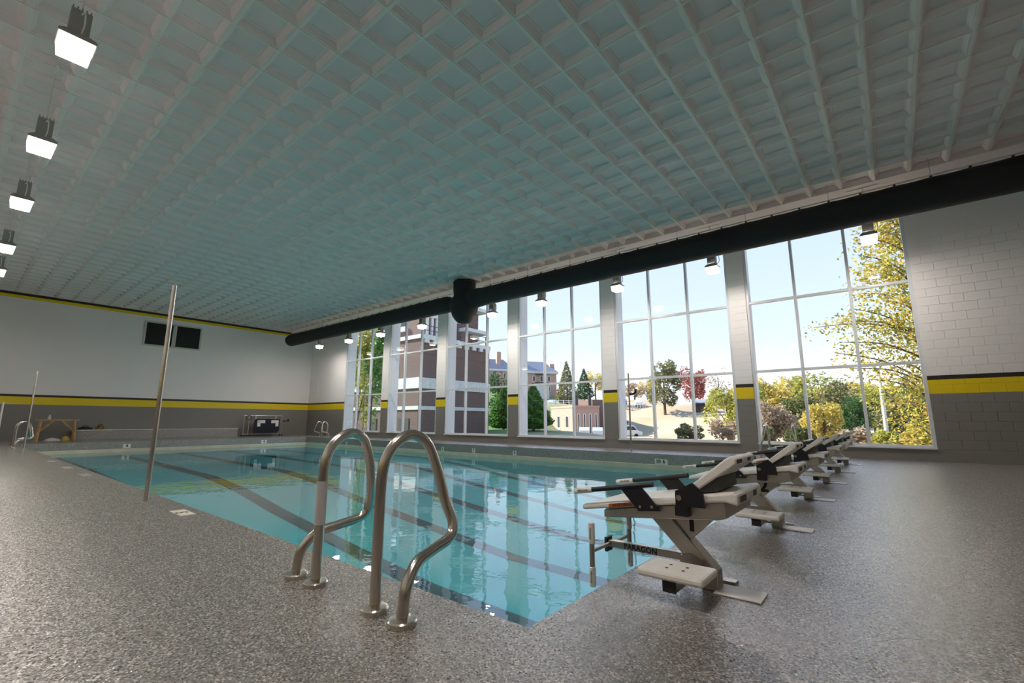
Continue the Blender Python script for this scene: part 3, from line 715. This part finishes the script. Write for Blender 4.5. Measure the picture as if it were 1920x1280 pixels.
def terrain(x, y):
    sw = sz = 0.0
    for a, c, z in CTRL:
        w_ = 1.0 / ((x - a) ** 2 + (y - c) ** 2 + 4.0) ** 1.6; sw += w_; sz += w_ * z
    return sz / sw
gx = [-230 + 3.4 * i for i in range(95)]; gy = [YW + 0.9 + (i / 74.0) ** 1.5 * 250 for i in range(75)]
mb = MB(); V = [(x, y, terrain(x, y)) for y in gy for x in gx]; nx = len(gx)
mb.add(V, [(j*nx + i, j*nx + i + 1, (j+1)*nx + i + 1, (j+1)*nx + i) for j in range(len(gy) - 1) for i in range(nx - 1)])
M_land = bpy.data.materials.new('lawn_and_dry_grass'); n, l = nodes_of(M_land)
_g = n.new('ShaderNodeNewGeometry'); _s = n.new('ShaderNodeSeparateXYZ'); l.new(_g.outputs['Position'], _s.inputs[0])
_t = n.new('ShaderNodeTexNoise'); _t.inputs['Scale'].default_value = 0.12; _t.inputs['Detail'].default_value = 6; l.new(_g.outputs['Position'], _t.inputs['Vector'])
# dry grass lies to the right of a line through the small brick building
_a = n.new('ShaderNodeMath'); _a.operation = 'MULTIPLY_ADD'; _a.inputs[1].default_value = 0.62; l.new(_s.outputs['Y'], _a.inputs[0]); l.new(_s.outputs['X'], _a.inputs[2])
_m = n.new('ShaderNodeMapRange'); _m.inputs[1].default_value = -12.0; _m.inputs[2].default_value = 6.0; l.new(_a.outputs[0], _m.inputs[0])
_d = n.new('ShaderNodeMath'); _d.operation = 'MULTIPLY_ADD'; _d.inputs[1].default_value = 1.2; _d.inputs[2].default_value = -0.6; l.new(_t.outputs['Fac'], _d.inputs[0])
_e = n.new('ShaderNodeMath'); _e.operation = 'ADD'; _e.use_clamp = True; l.new(_m.outputs[0], _e.inputs[0]); l.new(_d.outputs[0], _e.inputs[1])
_x = n.new('ShaderNodeMix'); _x.data_type = 'RGBA'; _x.inputs[6].default_value = (0.075, 0.17, 0.03, 1); _x.inputs[7].default_value = (0.46, 0.37, 0.25, 1)
l.new(_e.outputs[0], _x.inputs[0]); l.new(_x.outputs[2], n['Principled BSDF'].inputs['Base Color']); n['Principled BSDF'].inputs['Roughness'].default_value = 1.0
structure(mb.build('ground', M_land, None, smooth=True), 'lawn and dry grass hillside rising beyond the windows', 'ground')

# ------------------------------------------------------------------ outside: buildings
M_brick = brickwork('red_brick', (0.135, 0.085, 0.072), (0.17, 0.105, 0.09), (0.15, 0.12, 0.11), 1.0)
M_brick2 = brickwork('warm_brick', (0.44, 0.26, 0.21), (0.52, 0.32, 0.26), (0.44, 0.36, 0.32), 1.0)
M_conc = mat('pale_concrete', (0.62, 0.63, 0.62), 0.8, noise=(2, 0.1)); M_roof = mat('slate_roof', (0.27, 0.29, 0.33), 0.7)
M_win = mat('far_window_glass', (0.05, 0.06, 0.08), 0.1); M_wframe = mat('far_window_frame', (0.7, 0.7, 0.68), 0.6)
# large brick building
bx = -40.0; yc0 = bx / ground_at(783, 1)[0] * ground_at(783, 1)[1]; yc1 = bx / ground_at(916, 1)[0] * ground_at(916, 1)[1]
hb = 10.2
t = tag(empty('brick_hall', (bx, yc0, -1.5)), 'large plain brown brick hall with pale concrete bands and a roof terrace', 'building')
L_ = yc1 - yc0
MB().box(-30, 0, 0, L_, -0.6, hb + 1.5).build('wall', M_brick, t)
for z0, z1, ou in ((5.9, 7.1, 0.12), (3.55, 3.95, 0.10), (hb + 1.3, hb + 1.75, 0.16)):
    bd = MB().box(-30, ou, -ou, L_ + ou * 0.5, z0, z1).build('concrete_band', M_conc, t)
    if z1 - z0 > 1:
        for k in range(10): MB().box(ou, ou + 0.06, 0.4 + k * L_ / 10, 0.55 + k * L_ / 10, z0, z1).build('rib', M_conc, bd)
for k in range(9):
    y = 0.5 + k * L_ / 9
    MB().box(0.0, 0.3, y, y + 0.55, hb + 0.85, hb + 1.3).build('corbel', M_conc, t)
    MB().box(-0.05, 0.03, y, y + 0.06, hb + 1.75, hb + 2.9).build('rail_post', M_dark, t)
for z in (hb + 2.3, hb + 2.85): MB().box(-0.04, 0.02, 0, L_, z, z + 0.07).build('rail_bar', M_dark, t)
MB().box(-0.3, 0.05, L_ * 0.55, L_ * 0.55 + 1.0, hb + 1.75, hb + 3.0).build('brick_pier', M_brick, t)
for x0 in (-3.4, -9.5, -15): MB().box(x0, x0 + 1.9, -0.06, 0, 0.3, 2.6).build('service_door', M_dark, t)
for x0 in (-6.5, -14): MB().box(x0, x0 + 2.0, -0.05, 0.0, 8.0, 10.6).build('recessed_panel', M_brick2, t)
# upper storeys set back: pale fins over tall slots, open concrete balconies
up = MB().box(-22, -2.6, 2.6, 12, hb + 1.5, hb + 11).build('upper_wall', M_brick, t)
for k in range(7): MB().box(-2.6, -2.35, 2.8 + k * 0.75, 3.1 + k * 0.75, hb + 2.0, hb + 9).build('white_fin', M_conc, up)
for k in range(6): MB().box(-2.6, -2.5, 3.12 + k * 0.75, 3.5 + k * 0.75, hb + 5.0, hb + 8).build('slot_window', M_win, up)
for z in (hb + 1.9, hb + 4.6): MB().box(-2.6, -2.2, 2.4, 8.3, z, z + 0.5).build('fascia', M_conc, up)
for z in (hb + 3.6, hb + 6.6, hb + 9.6):
    MB().box(-9, -1.2, 8.3, 12.6, z, z + 0.45).build('balcony_slab', M_conc, up)
for x0, z in ((-20, hb + 3.2), (-12, hb + 3.2), (-20, hb + 6.2), (-12, hb + 6.2)):
    MB().box(x0, x0 + 6, 2.3, 2.6, z, z + 0.6).build('balcony_front', M_conc, up)
    MB().box(x0 + 0.2, x0 + 5.8, 2.52, 2.6, z + 0.7, z + 2.1).build('glazed_strip', M_win, up)
# small brick building
cx_, cy_ = ground_at(1077, 88); zb = terrain(cx_, cy_)
t = tag(empty('brick_annex', (cx_, cy_, zb), -0.6), 'small flat-roofed brick building with tall narrow windows at the hill foot', 'building')
xl, yr = -12.0, 5.2
MB().box(xl, 0, 0, yr, -1.5, 5.9).build('wall', M_brick2, t)
MB().box(xl - 0.1, 0.1, -0.1, yr + 0.1, 5.7, 6.1).build('parapet', M_brick2, t)
for a, wd_ in ((0.30, 1.3), (0.66, 1.4)):
    w0 = xl * (1 - a); f_ = MB().box(w0, w0 + wd_, -0.06, 0.02, 1.9 if a > .5 else 0.0, 4.2).build('window', M_wframe, t)
    MB().box(w0 + .12, w0 + wd_ - .12, -0.09, -0.05, 2.0 if a > .5 else 1.9, 4.05).build('pane', M_win, f_)
for k in range(4):
    y = yr * (0.12 + 0.23 * k); f_ = MB().box(-0.02, 0.06, y, y + yr * 0.1, 0.8, 4.6).build('window', M_wframe, t)
    MB().box(0.05, 0.09, y + .15, y + yr * 0.1 - .15, 0.95, 4.45).build('pane', M_win, f_)
for a in (0.35, 0.9): MB().tube([(xl * 0.25, yr * a, 5.9), (xl * 0.25, yr * a, 8.2)], 0.35, 10).build('roof_stack', M_dark, t)
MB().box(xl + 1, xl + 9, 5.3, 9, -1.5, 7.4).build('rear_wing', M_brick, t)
# the old mansion on the hill
def mansion(px, d, w_, dp, h, roof, label, chim, fire):
    x, y = ground_at(px, d); z = terrain(x, y)
    rz = math.atan2(x, y) * -1 + 0.35
    t = tag(empty('mansion', (x, y, z), rz), label, 'building')
    MB().box(-w_/2, w_/2, 0, dp, -3, h).build('wall', M_brick2, t)
    MB().box(-w_/2 - .5, w_/2 + .5, -.5, dp + .5, h, h + 0.7).build('cornice', M_conc, t)
    rf = MB().add([(-w_/2 - .4, -.4, h + .7), (w_/2 + .4, -.4, h + .7), (w_/2 + .4, dp + .4, h + .7), (-w_/2 - .4, dp + .4, h + .7), (-w_/5, dp * .5, h + roof), (w_/3.2, dp * .5, h + roof)],
             [(0, 1, 5, 4), (1, 2, 5), (2, 3, 4, 5), (3, 0, 4), (0, 3, 2, 1)]).build('roof', M_roof, t)
    for a, hh in chim: MB().box(a * w_ - .8, a * w_ + .8, dp * .2, dp * .2 + 1.4, h - 1, h + hh).build('chimney', M_brick2, rf)
    for k in range(5):
        for s_ in range(3):
            if k * 2.6 + 1.2 > w_ - 1: continue
            f_ = MB().box(-w_/2 + 1.0 + k * 2.6, -w_/2 + 2.0 + k * 2.6, -.08, .02, h - 2.6 - s_ * 3.2, h - .8 - s_ * 3.2).build('window', M_wframe, t)
            MB().box(-w_/2 + 1.15 + k * 2.6, -w_/2 + 1.85 + k * 2.6, -.11, -.05, h - 2.5 - s_ * 3.2, h - .95 - s_ * 3.2).build('pane', M_win, f_)
    for k in range(4):
        for s_ in range(3):
            f_ = MB().box(w_/2 - .02, w_/2 + .08, 1.0 + k * dp / 4.3, 2.1 + k * dp / 4.3, h - 2.6 - s_ * 3.2, h - .8 - s_ * 3.2).build('window', M_wframe, t)
            MB().box(w_/2 + .05, w_/2 + .11, 1.15 + k * dp / 4.3, 1.95 + k * dp / 4.3, h - 2.5 - s_ * 3.2, h - .95 - s_ * 3.2).build('pane', M_win, f_)
    if fire:
        st = MB()
        for k in range(3): st.box(-1.5, 2.5, -1.6, -.1, 1.5 + 2.6 * k, 1.65 + 2.6 * k)
        st.build('fire_escape', M_dark, t)
        MB().box(-2.8, 2.2, -3.2, -.1, -2, 3.0).build('porch', M_conc, t)
mansion(1012, 150, 12.0, 11, 7.2, 4.6, 'red brick mansion on the hill with slate roof and tall chimney', ((-0.38, 6.4), (0.45, 3.6)), True)
mansion(932, 168, 13, 10, 7.5, 5.0, 'distant brick wing with pointed slate roof beside the evergreen', ((0.1, 7.5), (-0.3, 5.5)), False)
# shed under the red tree
x, y = ground_at(1320, 106); z = terrain(x, y)
t = tag(empty('hillside_shed', (x, y, z), 0.25), 'dark little shed with grey roof under the red tree', 'shed')
MB().box(-1.7, 1.7, 0, 3, -1.0, 2.0).build('wall', mat('shed_boards', (0.05, 0.04, 0.045), 0.8), t)
MB().prism([(-0.5, 1.95), (3.5, 1.95), (1.5, 2.9)], -2.1, 2.1, 'yz').build('roof', M_roof, t)
MB().box(-0.5, 0.4, -0.05, 0.0, -0.3, 1.6).build('door', M_dark, t)
# retaining fence in front of the hilltop cars
def rail_fence(px0, px1, d, label):
    x0, y0 = ground_at(px0, d); x1, y1 = ground_at(px1, d); t = tag(empty('rail_fence', (x0, y0, 0)), label, 'fence')
    N = 10; P = [(x0 + (x1 - x0) * k / N, y0 + (y1 - y0) * k / N) for k in range(N + 1)]
    for a, c in P: MB().box(a - x0 - .08, a - x0 + .08, c - y0 - .08, c - y0 + .08, terrain(a, c) - .3, terrain(a, c) + 1.2).build('post', M_wframe, t)
    for (a, c), (e_, g_) in zip(P, P[1:]):
        for h in (0.55, 1.05): MB().tube([(a - x0, c - y0, terrain(a, c) + h), (e_ - x0, g_ - y0, terrain(e_, g_) + h)], 0.06, 4).build('rail', M_wframe, t)
rail_fence(1028, 1128, 118, 'white rail fence along the parked cars above the brick building')
rail_fence(1162, 1212, 112, 'white rail fence at the top of the dry grass slope')
# cars
def car(px, d, rz, colr, label, van=False):
    x, y = ground_at(px, d); t = tag(empty('van' if van else 'car', (x, y, terrain(x, y)), rz), label, 'van' if van else 'car')
    m_ = mat('car_paint', colr, 0.3, coat=0.5); k = 1.25 if van else 1.0
    pr = [(-2.2, .3), (2.2, .3), (2.25, .75), (1.3, .95), (.7, 1.45 * k), (-1.5, 1.5 * k), (-2.15, .95)] if not van else [(-2.5, .3), (2.4, .3), (2.45, .95), (1.7, 1.2), (1.1, 2.0), (-2.4, 2.1), (-2.5, .9)]
    MB().prism(pr, -.85, .85).build('body', m_, t, bevel=0.08)
    g = [(1.15, .98), (.66, 1.36 * k), (-1.4, 1.40 * k), (-1.85, .98)] if not van else [(1.55, 1.25), (1.0, 1.88), (-2.2, 1.9), (-2.2, 1.25)]
    MB().prism(g, -.87, .87).build('glazing', M_win, t)
    for a in (-1.4, 1.4):
        for c in (-.8, .8): MB().tube([(a, c - .1, .33), (a, c + .1, .33)], .33, 12).build('wheel', M_ink, t)
car(1176, 84, 0.5, (0.8, 0.8, 0.8), 'white van parked at the foot of the dry grass slope', True)
for px, d, rz, c, lb in ((1096, 80, 2.09, (0.75, 0.72, 0.6), 'pale car parked before the small brick building'), (1120, 80, 2.09, (0.7, 0.72, 0.75), 'silver car parked at the brick building corner'),
                     (1036, 123, 2.09, (0.75, 0.77, 0.8), 'white car above the brick building, first along the fence'), (1080, 123, 2.09, (0.2, 0.25, 0.4), 'blue car above the brick building, second along the fence'), (1118, 123, 2.09, (0.6, 0.62, 0.65), 'grey car above the brick building, last along the fence'),
                     (1170, 116, 2.0, (0.1, 0.15, 0.3), 'dark blue car at the hilltop behind the hooked pole'), (1200, 116, 2.0, (0.7, 0.72, 0.75), 'silver car at the hilltop left of the olive tree')):
    car(px, d, rz, c, lb)
# street lamp
x, y = ground_at(1660, 36); t = tag(empty('lamp_post', (x, y, terrain(x, y))), 'pale metal lamp post standing among the autumn trees', 'lamp post')
MB().tube([(0, 0, 0), (0, 0, 5.2)], [0.13, 0.08], 10).build('pole', M_conc, t, smooth=True)
MB().box(-0.1, 0.6, -0.1, 0.1, 5.15, 5.28).build('lamp_head', M_conc, t)

# ------------------------------------------------------------------ outside: trees
M_bark = mat('bark', (0.10, 0.075, 0.055), 0.9, noise=(5, 0.3))
LEAF = {
 'evergreen': leafy('evergreen_leaves', [(0.03,0.075,0.035),(0.05,0.12,0.05),(0.08,0.17,0.06),(0.04,0.09,0.045)]),
 'bright': leafy('bright_evergreen_leaves', [(0.05,0.14,0.04),(0.09,0.23,0.05),(0.16,0.33,0.08),(0.06,0.17,0.04)]),
 'olive': leafy('olive_leaves', [(0.12,0.14,0.06),(0.22,0.22,0.10),(0.32,0.30,0.16),(0.10,0.13,0.05)]),
 'red': leafy('red_leaves', [(0.30,0.06,0.055),(0.46,0.13,0.12),(0.24,0.09,0.06),(0.52,0.22,0.19)]),
 'yellow': leafy('yellow_leaves', [(0.55,0.42,0.08),(0.68,0.55,0.16),(0.42,0.36,0.08),(0.70,0.60,0.25)]),
 'yellowgreen': leafy('yellow_green_leaves', [(0.32,0.34,0.07),(0.50,0.48,0.12),(0.22,0.26,0.05),(0.60,0.55,0.20)]),
 'brown': leafy('brown_leaves', [(0.42,0.31,0.22),(0.56,0.43,0.32),(0.32,0.26,0.16),(0.62,0.50,0.36)]),
 'dark': leafy('dark_leaves', [(0.06,0.09,0.04),(0.12,0.15,0.06),(0.20,0.21,0.09),(0.09,0.12,0.05)]),
 'autumn': leafy('autumn_leaves', [(0.62,0.44,0.08),(0.38,0.38,0.08),(0.18,0.24,0.05),(0.70,0.56,0.14),(0.48,0.28,0.06)]),
}
def leaf_crown(rnd, shape, n, size):
    mb = MB()
    for i in range(n):
        p, nrm = shape(rnd)
        a = Vector((rnd.gauss(0, 1), rnd.gauss(0, 1), rnd.gauss(0, .6))).normalized(); c = a.cross(Vector((rnd.gauss(0, 1), rnd.gauss(0, 1), rnd.gauss(0, 1)))).normalized()
        s = size * rnd.uniform(.6, 1.25); q = Vector(p)
        mb.add([q - a * s, q + c * s * .5, q + a * s, q - c * s * .5], [(0, 1, 2, 3)])
    return mb
def blob_shape(rx, rz, z0, rnd0, lobes=14):
    L = []
    for i in range(lobes):
        a = rnd0.uniform(0, 2 * math.pi); h = rnd0.uniform(-.75, .8); rr = math.sqrt(max(0, 1 - h * h)) * rnd0.uniform(.45, .8)
        L.append((math.cos(a) * rx * rr, math.sin(a) * rx * rr, z0 + h * rz * .8, rnd0.uniform(.28, .45)))
    def f_(rnd):
        cx, cy2, cz, k = rnd.choice(L); d = Vector((rnd.gauss(0, 1), rnd.gauss(0, 1), rnd.gauss(0, 1))).normalized() * rnd.uniform(.55, 1.0)
        return (cx + d.x * rx * k, cy2 + d.y * rx * k, cz + d.z * rz * k), d
    return f_
def cone_shape(r, h, z0):
    def f_(rnd):
        u = 1 - math.sqrt(rnd.random()); u = min(u, .98); a = rnd.uniform(0, 2 * math.pi); prof_ = (1 - u) ** .9 * min(1, .45 + u * 5)
        rr = r * prof_ * rnd.uniform(.72, 1.04) * (1 + .18 * math.sin(a * 5 + u * 30))
        return (math.cos(a) * rr, math.sin(a) * rr, z0 + u * h), None
    return f_
SEED = [10]
def tree(name, px, ytop, ybase, wpx, d, kind, label, n=1500, conical=False, lobes=14, cat='tree', size=None, group=None):
    SEED[0] += 1; rnd = random.Random(SEED[0]); x, y = ground_at(px, d); z = terrain(x, y)
    top = height_at(px, ytop, d) - z; low = max(0.3, height_at(px, ybase, d) - z) if ybase else 0.3
    dep = Vector((x, y, 0)).dot(FWD); r = wpx / 2 * dep / FPX
    t = tag(empty(name, (x, y, z)), label, cat, group)
    s = size or max(0.10, r * 0.085)
    if conical: sh = cone_shape(r, top - low, low)
    else: sh = blob_shape(r, (top - low) / 2, (top + low) / 2, rnd, lobes)
    leaf_crown(rnd, sh, n, s).build('crown', LEAF[kind], t)
    tr = MB(); hh = low + (top - low) * .7
    tr.tube([(0, 0, -0.4), (0.05, 0, hh * .5), (0, 0.05, hh)], [max(.05, r * .08), max(.04, r * .055), max(.015, r * .02)], 7)
    if not conical:
        for k in range(6):
            a = rnd.uniform(0, 6.28); b0 = low * .7 + (top - low) * rnd.uniform(.05, .4)
            tr.tube([(0, 0, b0), (math.cos(a) * r * .35, math.sin(a) * r * .35, b0 + (top - low) * .2), (math.cos(a) * r * .65, math.sin(a) * r * .65, b0 + (top - low) * .33)], [max(.03, r * .03), max(.02, r * .02), .012], 5)
    tr.build('trunk', M_bark, t, smooth=True)
    return t
tree('tall_tree', 668, 590, 815, 62, 33, 'yellowgreen', 'tall yellow-green tree filling the first window', 2600, size=.13)
tree('tall_tree', 694, 600, 800, 56, 37, 'bright', 'tall green tree behind the yellow-green one in the first window', 2400, size=.14)
tree('evergreen', 933, 686, 790, 52, 78, 'evergreen', 'dark round evergreen beside the brick hall corner', 1800)
tree('evergreen', 944, 722, 815, 66, 68, 'bright', 'bright conical evergreen on the lawn before the brick hall', 6500, True, size=.21)
tree('evergreen', 1000, 718, 812, 76, 58, 'bright', 'broad conical evergreen on the lawn left of the small brick building', 7000, True, size=.20)
tree('conifer', 1064, 676, 756, 46, 126, 'olive', 'tall greyish conifer on the hill by the mansion', 4200, True)
tree('conifer', 1097, 690, 756, 38, 136, 'evergreen', 'dark conifer on the hill right of the greyish one', 3600, True)
tree('yellow_tree', 1118, 690, 742, 42, 140, 'yellow', 'pale yellow tree on the hill beside the window pier', 1400)
tree('yellow_tree', 1192, 716, 752, 48, 128, 'brown', 'orange-brown tree at the hilltop behind the hooked pole', 1100)
tree('yellow_tree', 1216, 700, 752, 44, 132, 'yellow', 'yellow tree just left of the big olive tree', 1300)
tree('olive_tree', 1248, 666, 768, 70, 104, 'olive', 'big olive-green tree on top of the dry grass slope', 3000)
tree('red_tree', 1304, 684, 756, 56, 118, 'red', 'bright red maple tree on the hill', 2600)
tree('bare_tree', 1352, 682, 765, 46, 122, 'brown', 'thin bare tree right of the red maple', 260, size=.3)
tree('pale_tree', 1364, 724, 830, 76, 75, 'yellowgreen', 'yellow-green tree beside the sixth pier of the wall', 2000)
tree('shrub', 1290, 790, 832, 56, 52, 'olive', 'rounded olive shrub at the sill of the fifth window', 2200, cat='shrub')
tree('shrub', 1352, 780, 832, 56, 56, 'brown', 'rounded brownish shrub at the sill right of the olive one', 2200, cat='shrub')
tree('shrub', 1168, 786, 808, 26, 92, 'dark', 'dark low shrub above the white van', 500, cat='shrub')
for px, yt, yb, w_, d, kd, lb, n_ in ((1412, 712, 835, 60, 62, 'yellowgreen', 'yellow-green wood tree nearest the last pier', 2200), (1452, 700, 835, 76, 74, 'yellow', 'tall pale yellow wood tree in the last window', 2400),
      (1448, 745, 838, 66, 50, 'brown', 'pinkish brown vine-covered tree in the last window', 2600), (1500, 735, 838, 60, 60, 'dark', 'dark green tree behind the bright yellow bush tree', 2000),
      (1528, 696, 835, 70, 82, 'yellowgreen', 'tall thin-leaved wood tree left of the middle of the last window', 1500), (1545, 748, 826, 62, 47, 'yellow', 'bright yellow bushy tree in the last window', 2600),
      (1586, 705, 838, 64, 66, 'olive', 'olive wood tree behind the dark ivy trunk', 2200), (1606, 738, 838, 46, 52, 'evergreen', 'dark ivy-covered tree in the last window', 2200),
      (1640, 715, 838, 70, 74, 'yellowgreen', 'yellow-green wood tree behind the lamp post', 2000), (1690, 720, 838, 80, 60, 'olive', 'olive wood tree behind the near autumn tree', 2200), (1740, 700, 838, 70, 46, 'dark', 'dark wood tree at the edge of the last window', 2200)):
    tree('wood_tree', px, yt, 872, w_ * 1.15, d, kd, lb, int(n_ * 1.5), lobes=26, group='wood beyond the last window')
for px, yt, w_, d, kd, lb in ((1395, 722, 84, 92, 'yellow', 'back-row pale tree behind the last pier'), (1470, 716, 88, 108, 'yellowgreen', 'back-row tree above the pinkish brown one'), (1556, 722, 84, 96, 'brown', 'back-row brownish tree in the middle of the last window'),
      (1632, 712, 88, 112, 'yellow', 'back-row yellow tree behind the ivy-covered one'), (1706, 716, 88, 92, 'yellowgreen', 'back-row tree behind the near autumn tree')):
    tree('wood_tree', px, yt, 862, w_, d, kd, lb, 3000, lobes=28, group='wood beyond the last window')
for px, yt, w_, d, kd, lb in ((1418, 792, 62, 40, 'olive', 'low olive shrub at the sill under the grab rails'), (1492, 800, 56, 38, 'dark', 'low dark shrub at the sill right of the grab rails'), (1600, 798, 60, 36, 'brown', 'low brown shrub at the sill behind the starting blocks'),
      (1664, 806, 50, 34.5, 'yellowgreen', 'low yellow-green shrub at the lamp post foot'), (1722, 800, 56, 33, 'yellow', 'low yellow shrub at the sill by the near autumn tree')):
    tree('shrub', px, yt, 905, w_, d, kd, lb, 2600, lobes=22, cat='shrub', size=.13)
# the near autumn tree with leaves on long boughs
def near_tree():
    rnd = random.Random(77); d = 21.0; x, y = ground_at(1772, d); z = terrain(x, y)
    t = tag(empty('autumn_tree', (x, y, z)), 'near autumn tree with golden leaves reaching over the last window', 'tree')
    tr = MB(); tr.tube([(0, 0, -.4), (0.05, 0, 4), (0.1, 0.05, 8), (0, 0, 12.5)], [.2, .16, .11, .04], 9)
    lf = MB()
    bo = [(830,1655),(800,1690),(770,1668),(740,1650),(710,1640),(690,1605),(660,1580),(640,1600),(612,1545),(600,1600),(575,1625),(545,1640),(520,1640),(500,1655),(470,1650),(440,1655),(420,1672),(400,1690),(370,1690),(340,1700),(650,1640),(700,1690),(620,1660),(560,1690),(480,1690),(750,1700),(790,1720),(680,1715),(630,1720),(590,1720),(530,1722),(450,1720),(720,1735),(820,1725)]
    for py, pxe in bo:
        dd = d + rnd.uniform(-1.5, 1.0); ex, ey = ground_at(pxe, dd); ez = height_at(pxe, py, dd) - z; e_ = Vector((ex - x, ey - y, ez))
        s_ = Vector((0.05, 0, max(.8, ez - rnd.uniform(.3, 1.6)))); m_ = s_.lerp(e_, .5) + Vector((0, 0, .3))
        path = smooth_path([s_, m_, e_], 5); tr.tube(path, [.035 * (1 - k / len(path)) + .006 for k in range(len(path))], 5)
        nl = int(e_.length * 50)
        for i in range(nl):
            u = rnd.random() ** .8; p = path[min(len(path) - 1, int((.15 + .85 * u) * (len(path) - 1)))] + Vector((rnd.gauss(0, .26), rnd.gauss(0, .26), rnd.gauss(-.06, .2)))
            a = Vector((rnd.gauss(0, 1), rnd.gauss(0, 1), rnd.gauss(0, .8))).normalized(); c = a.cross(Vector((rnd.gauss(0, 1), rnd.gauss(0, 1), rnd.gauss(0, 1)))).normalized()
            k = rnd.uniform(.045, .08); lf.add([p - a * k, p + c * k * .55, p + a * k, p - c * k * .55], [(0, 1, 2, 3)])
    tr.build('trunk', M_bark, t, smooth=True); lf.build('crown', LEAF['autumn'], t)
near_tree()
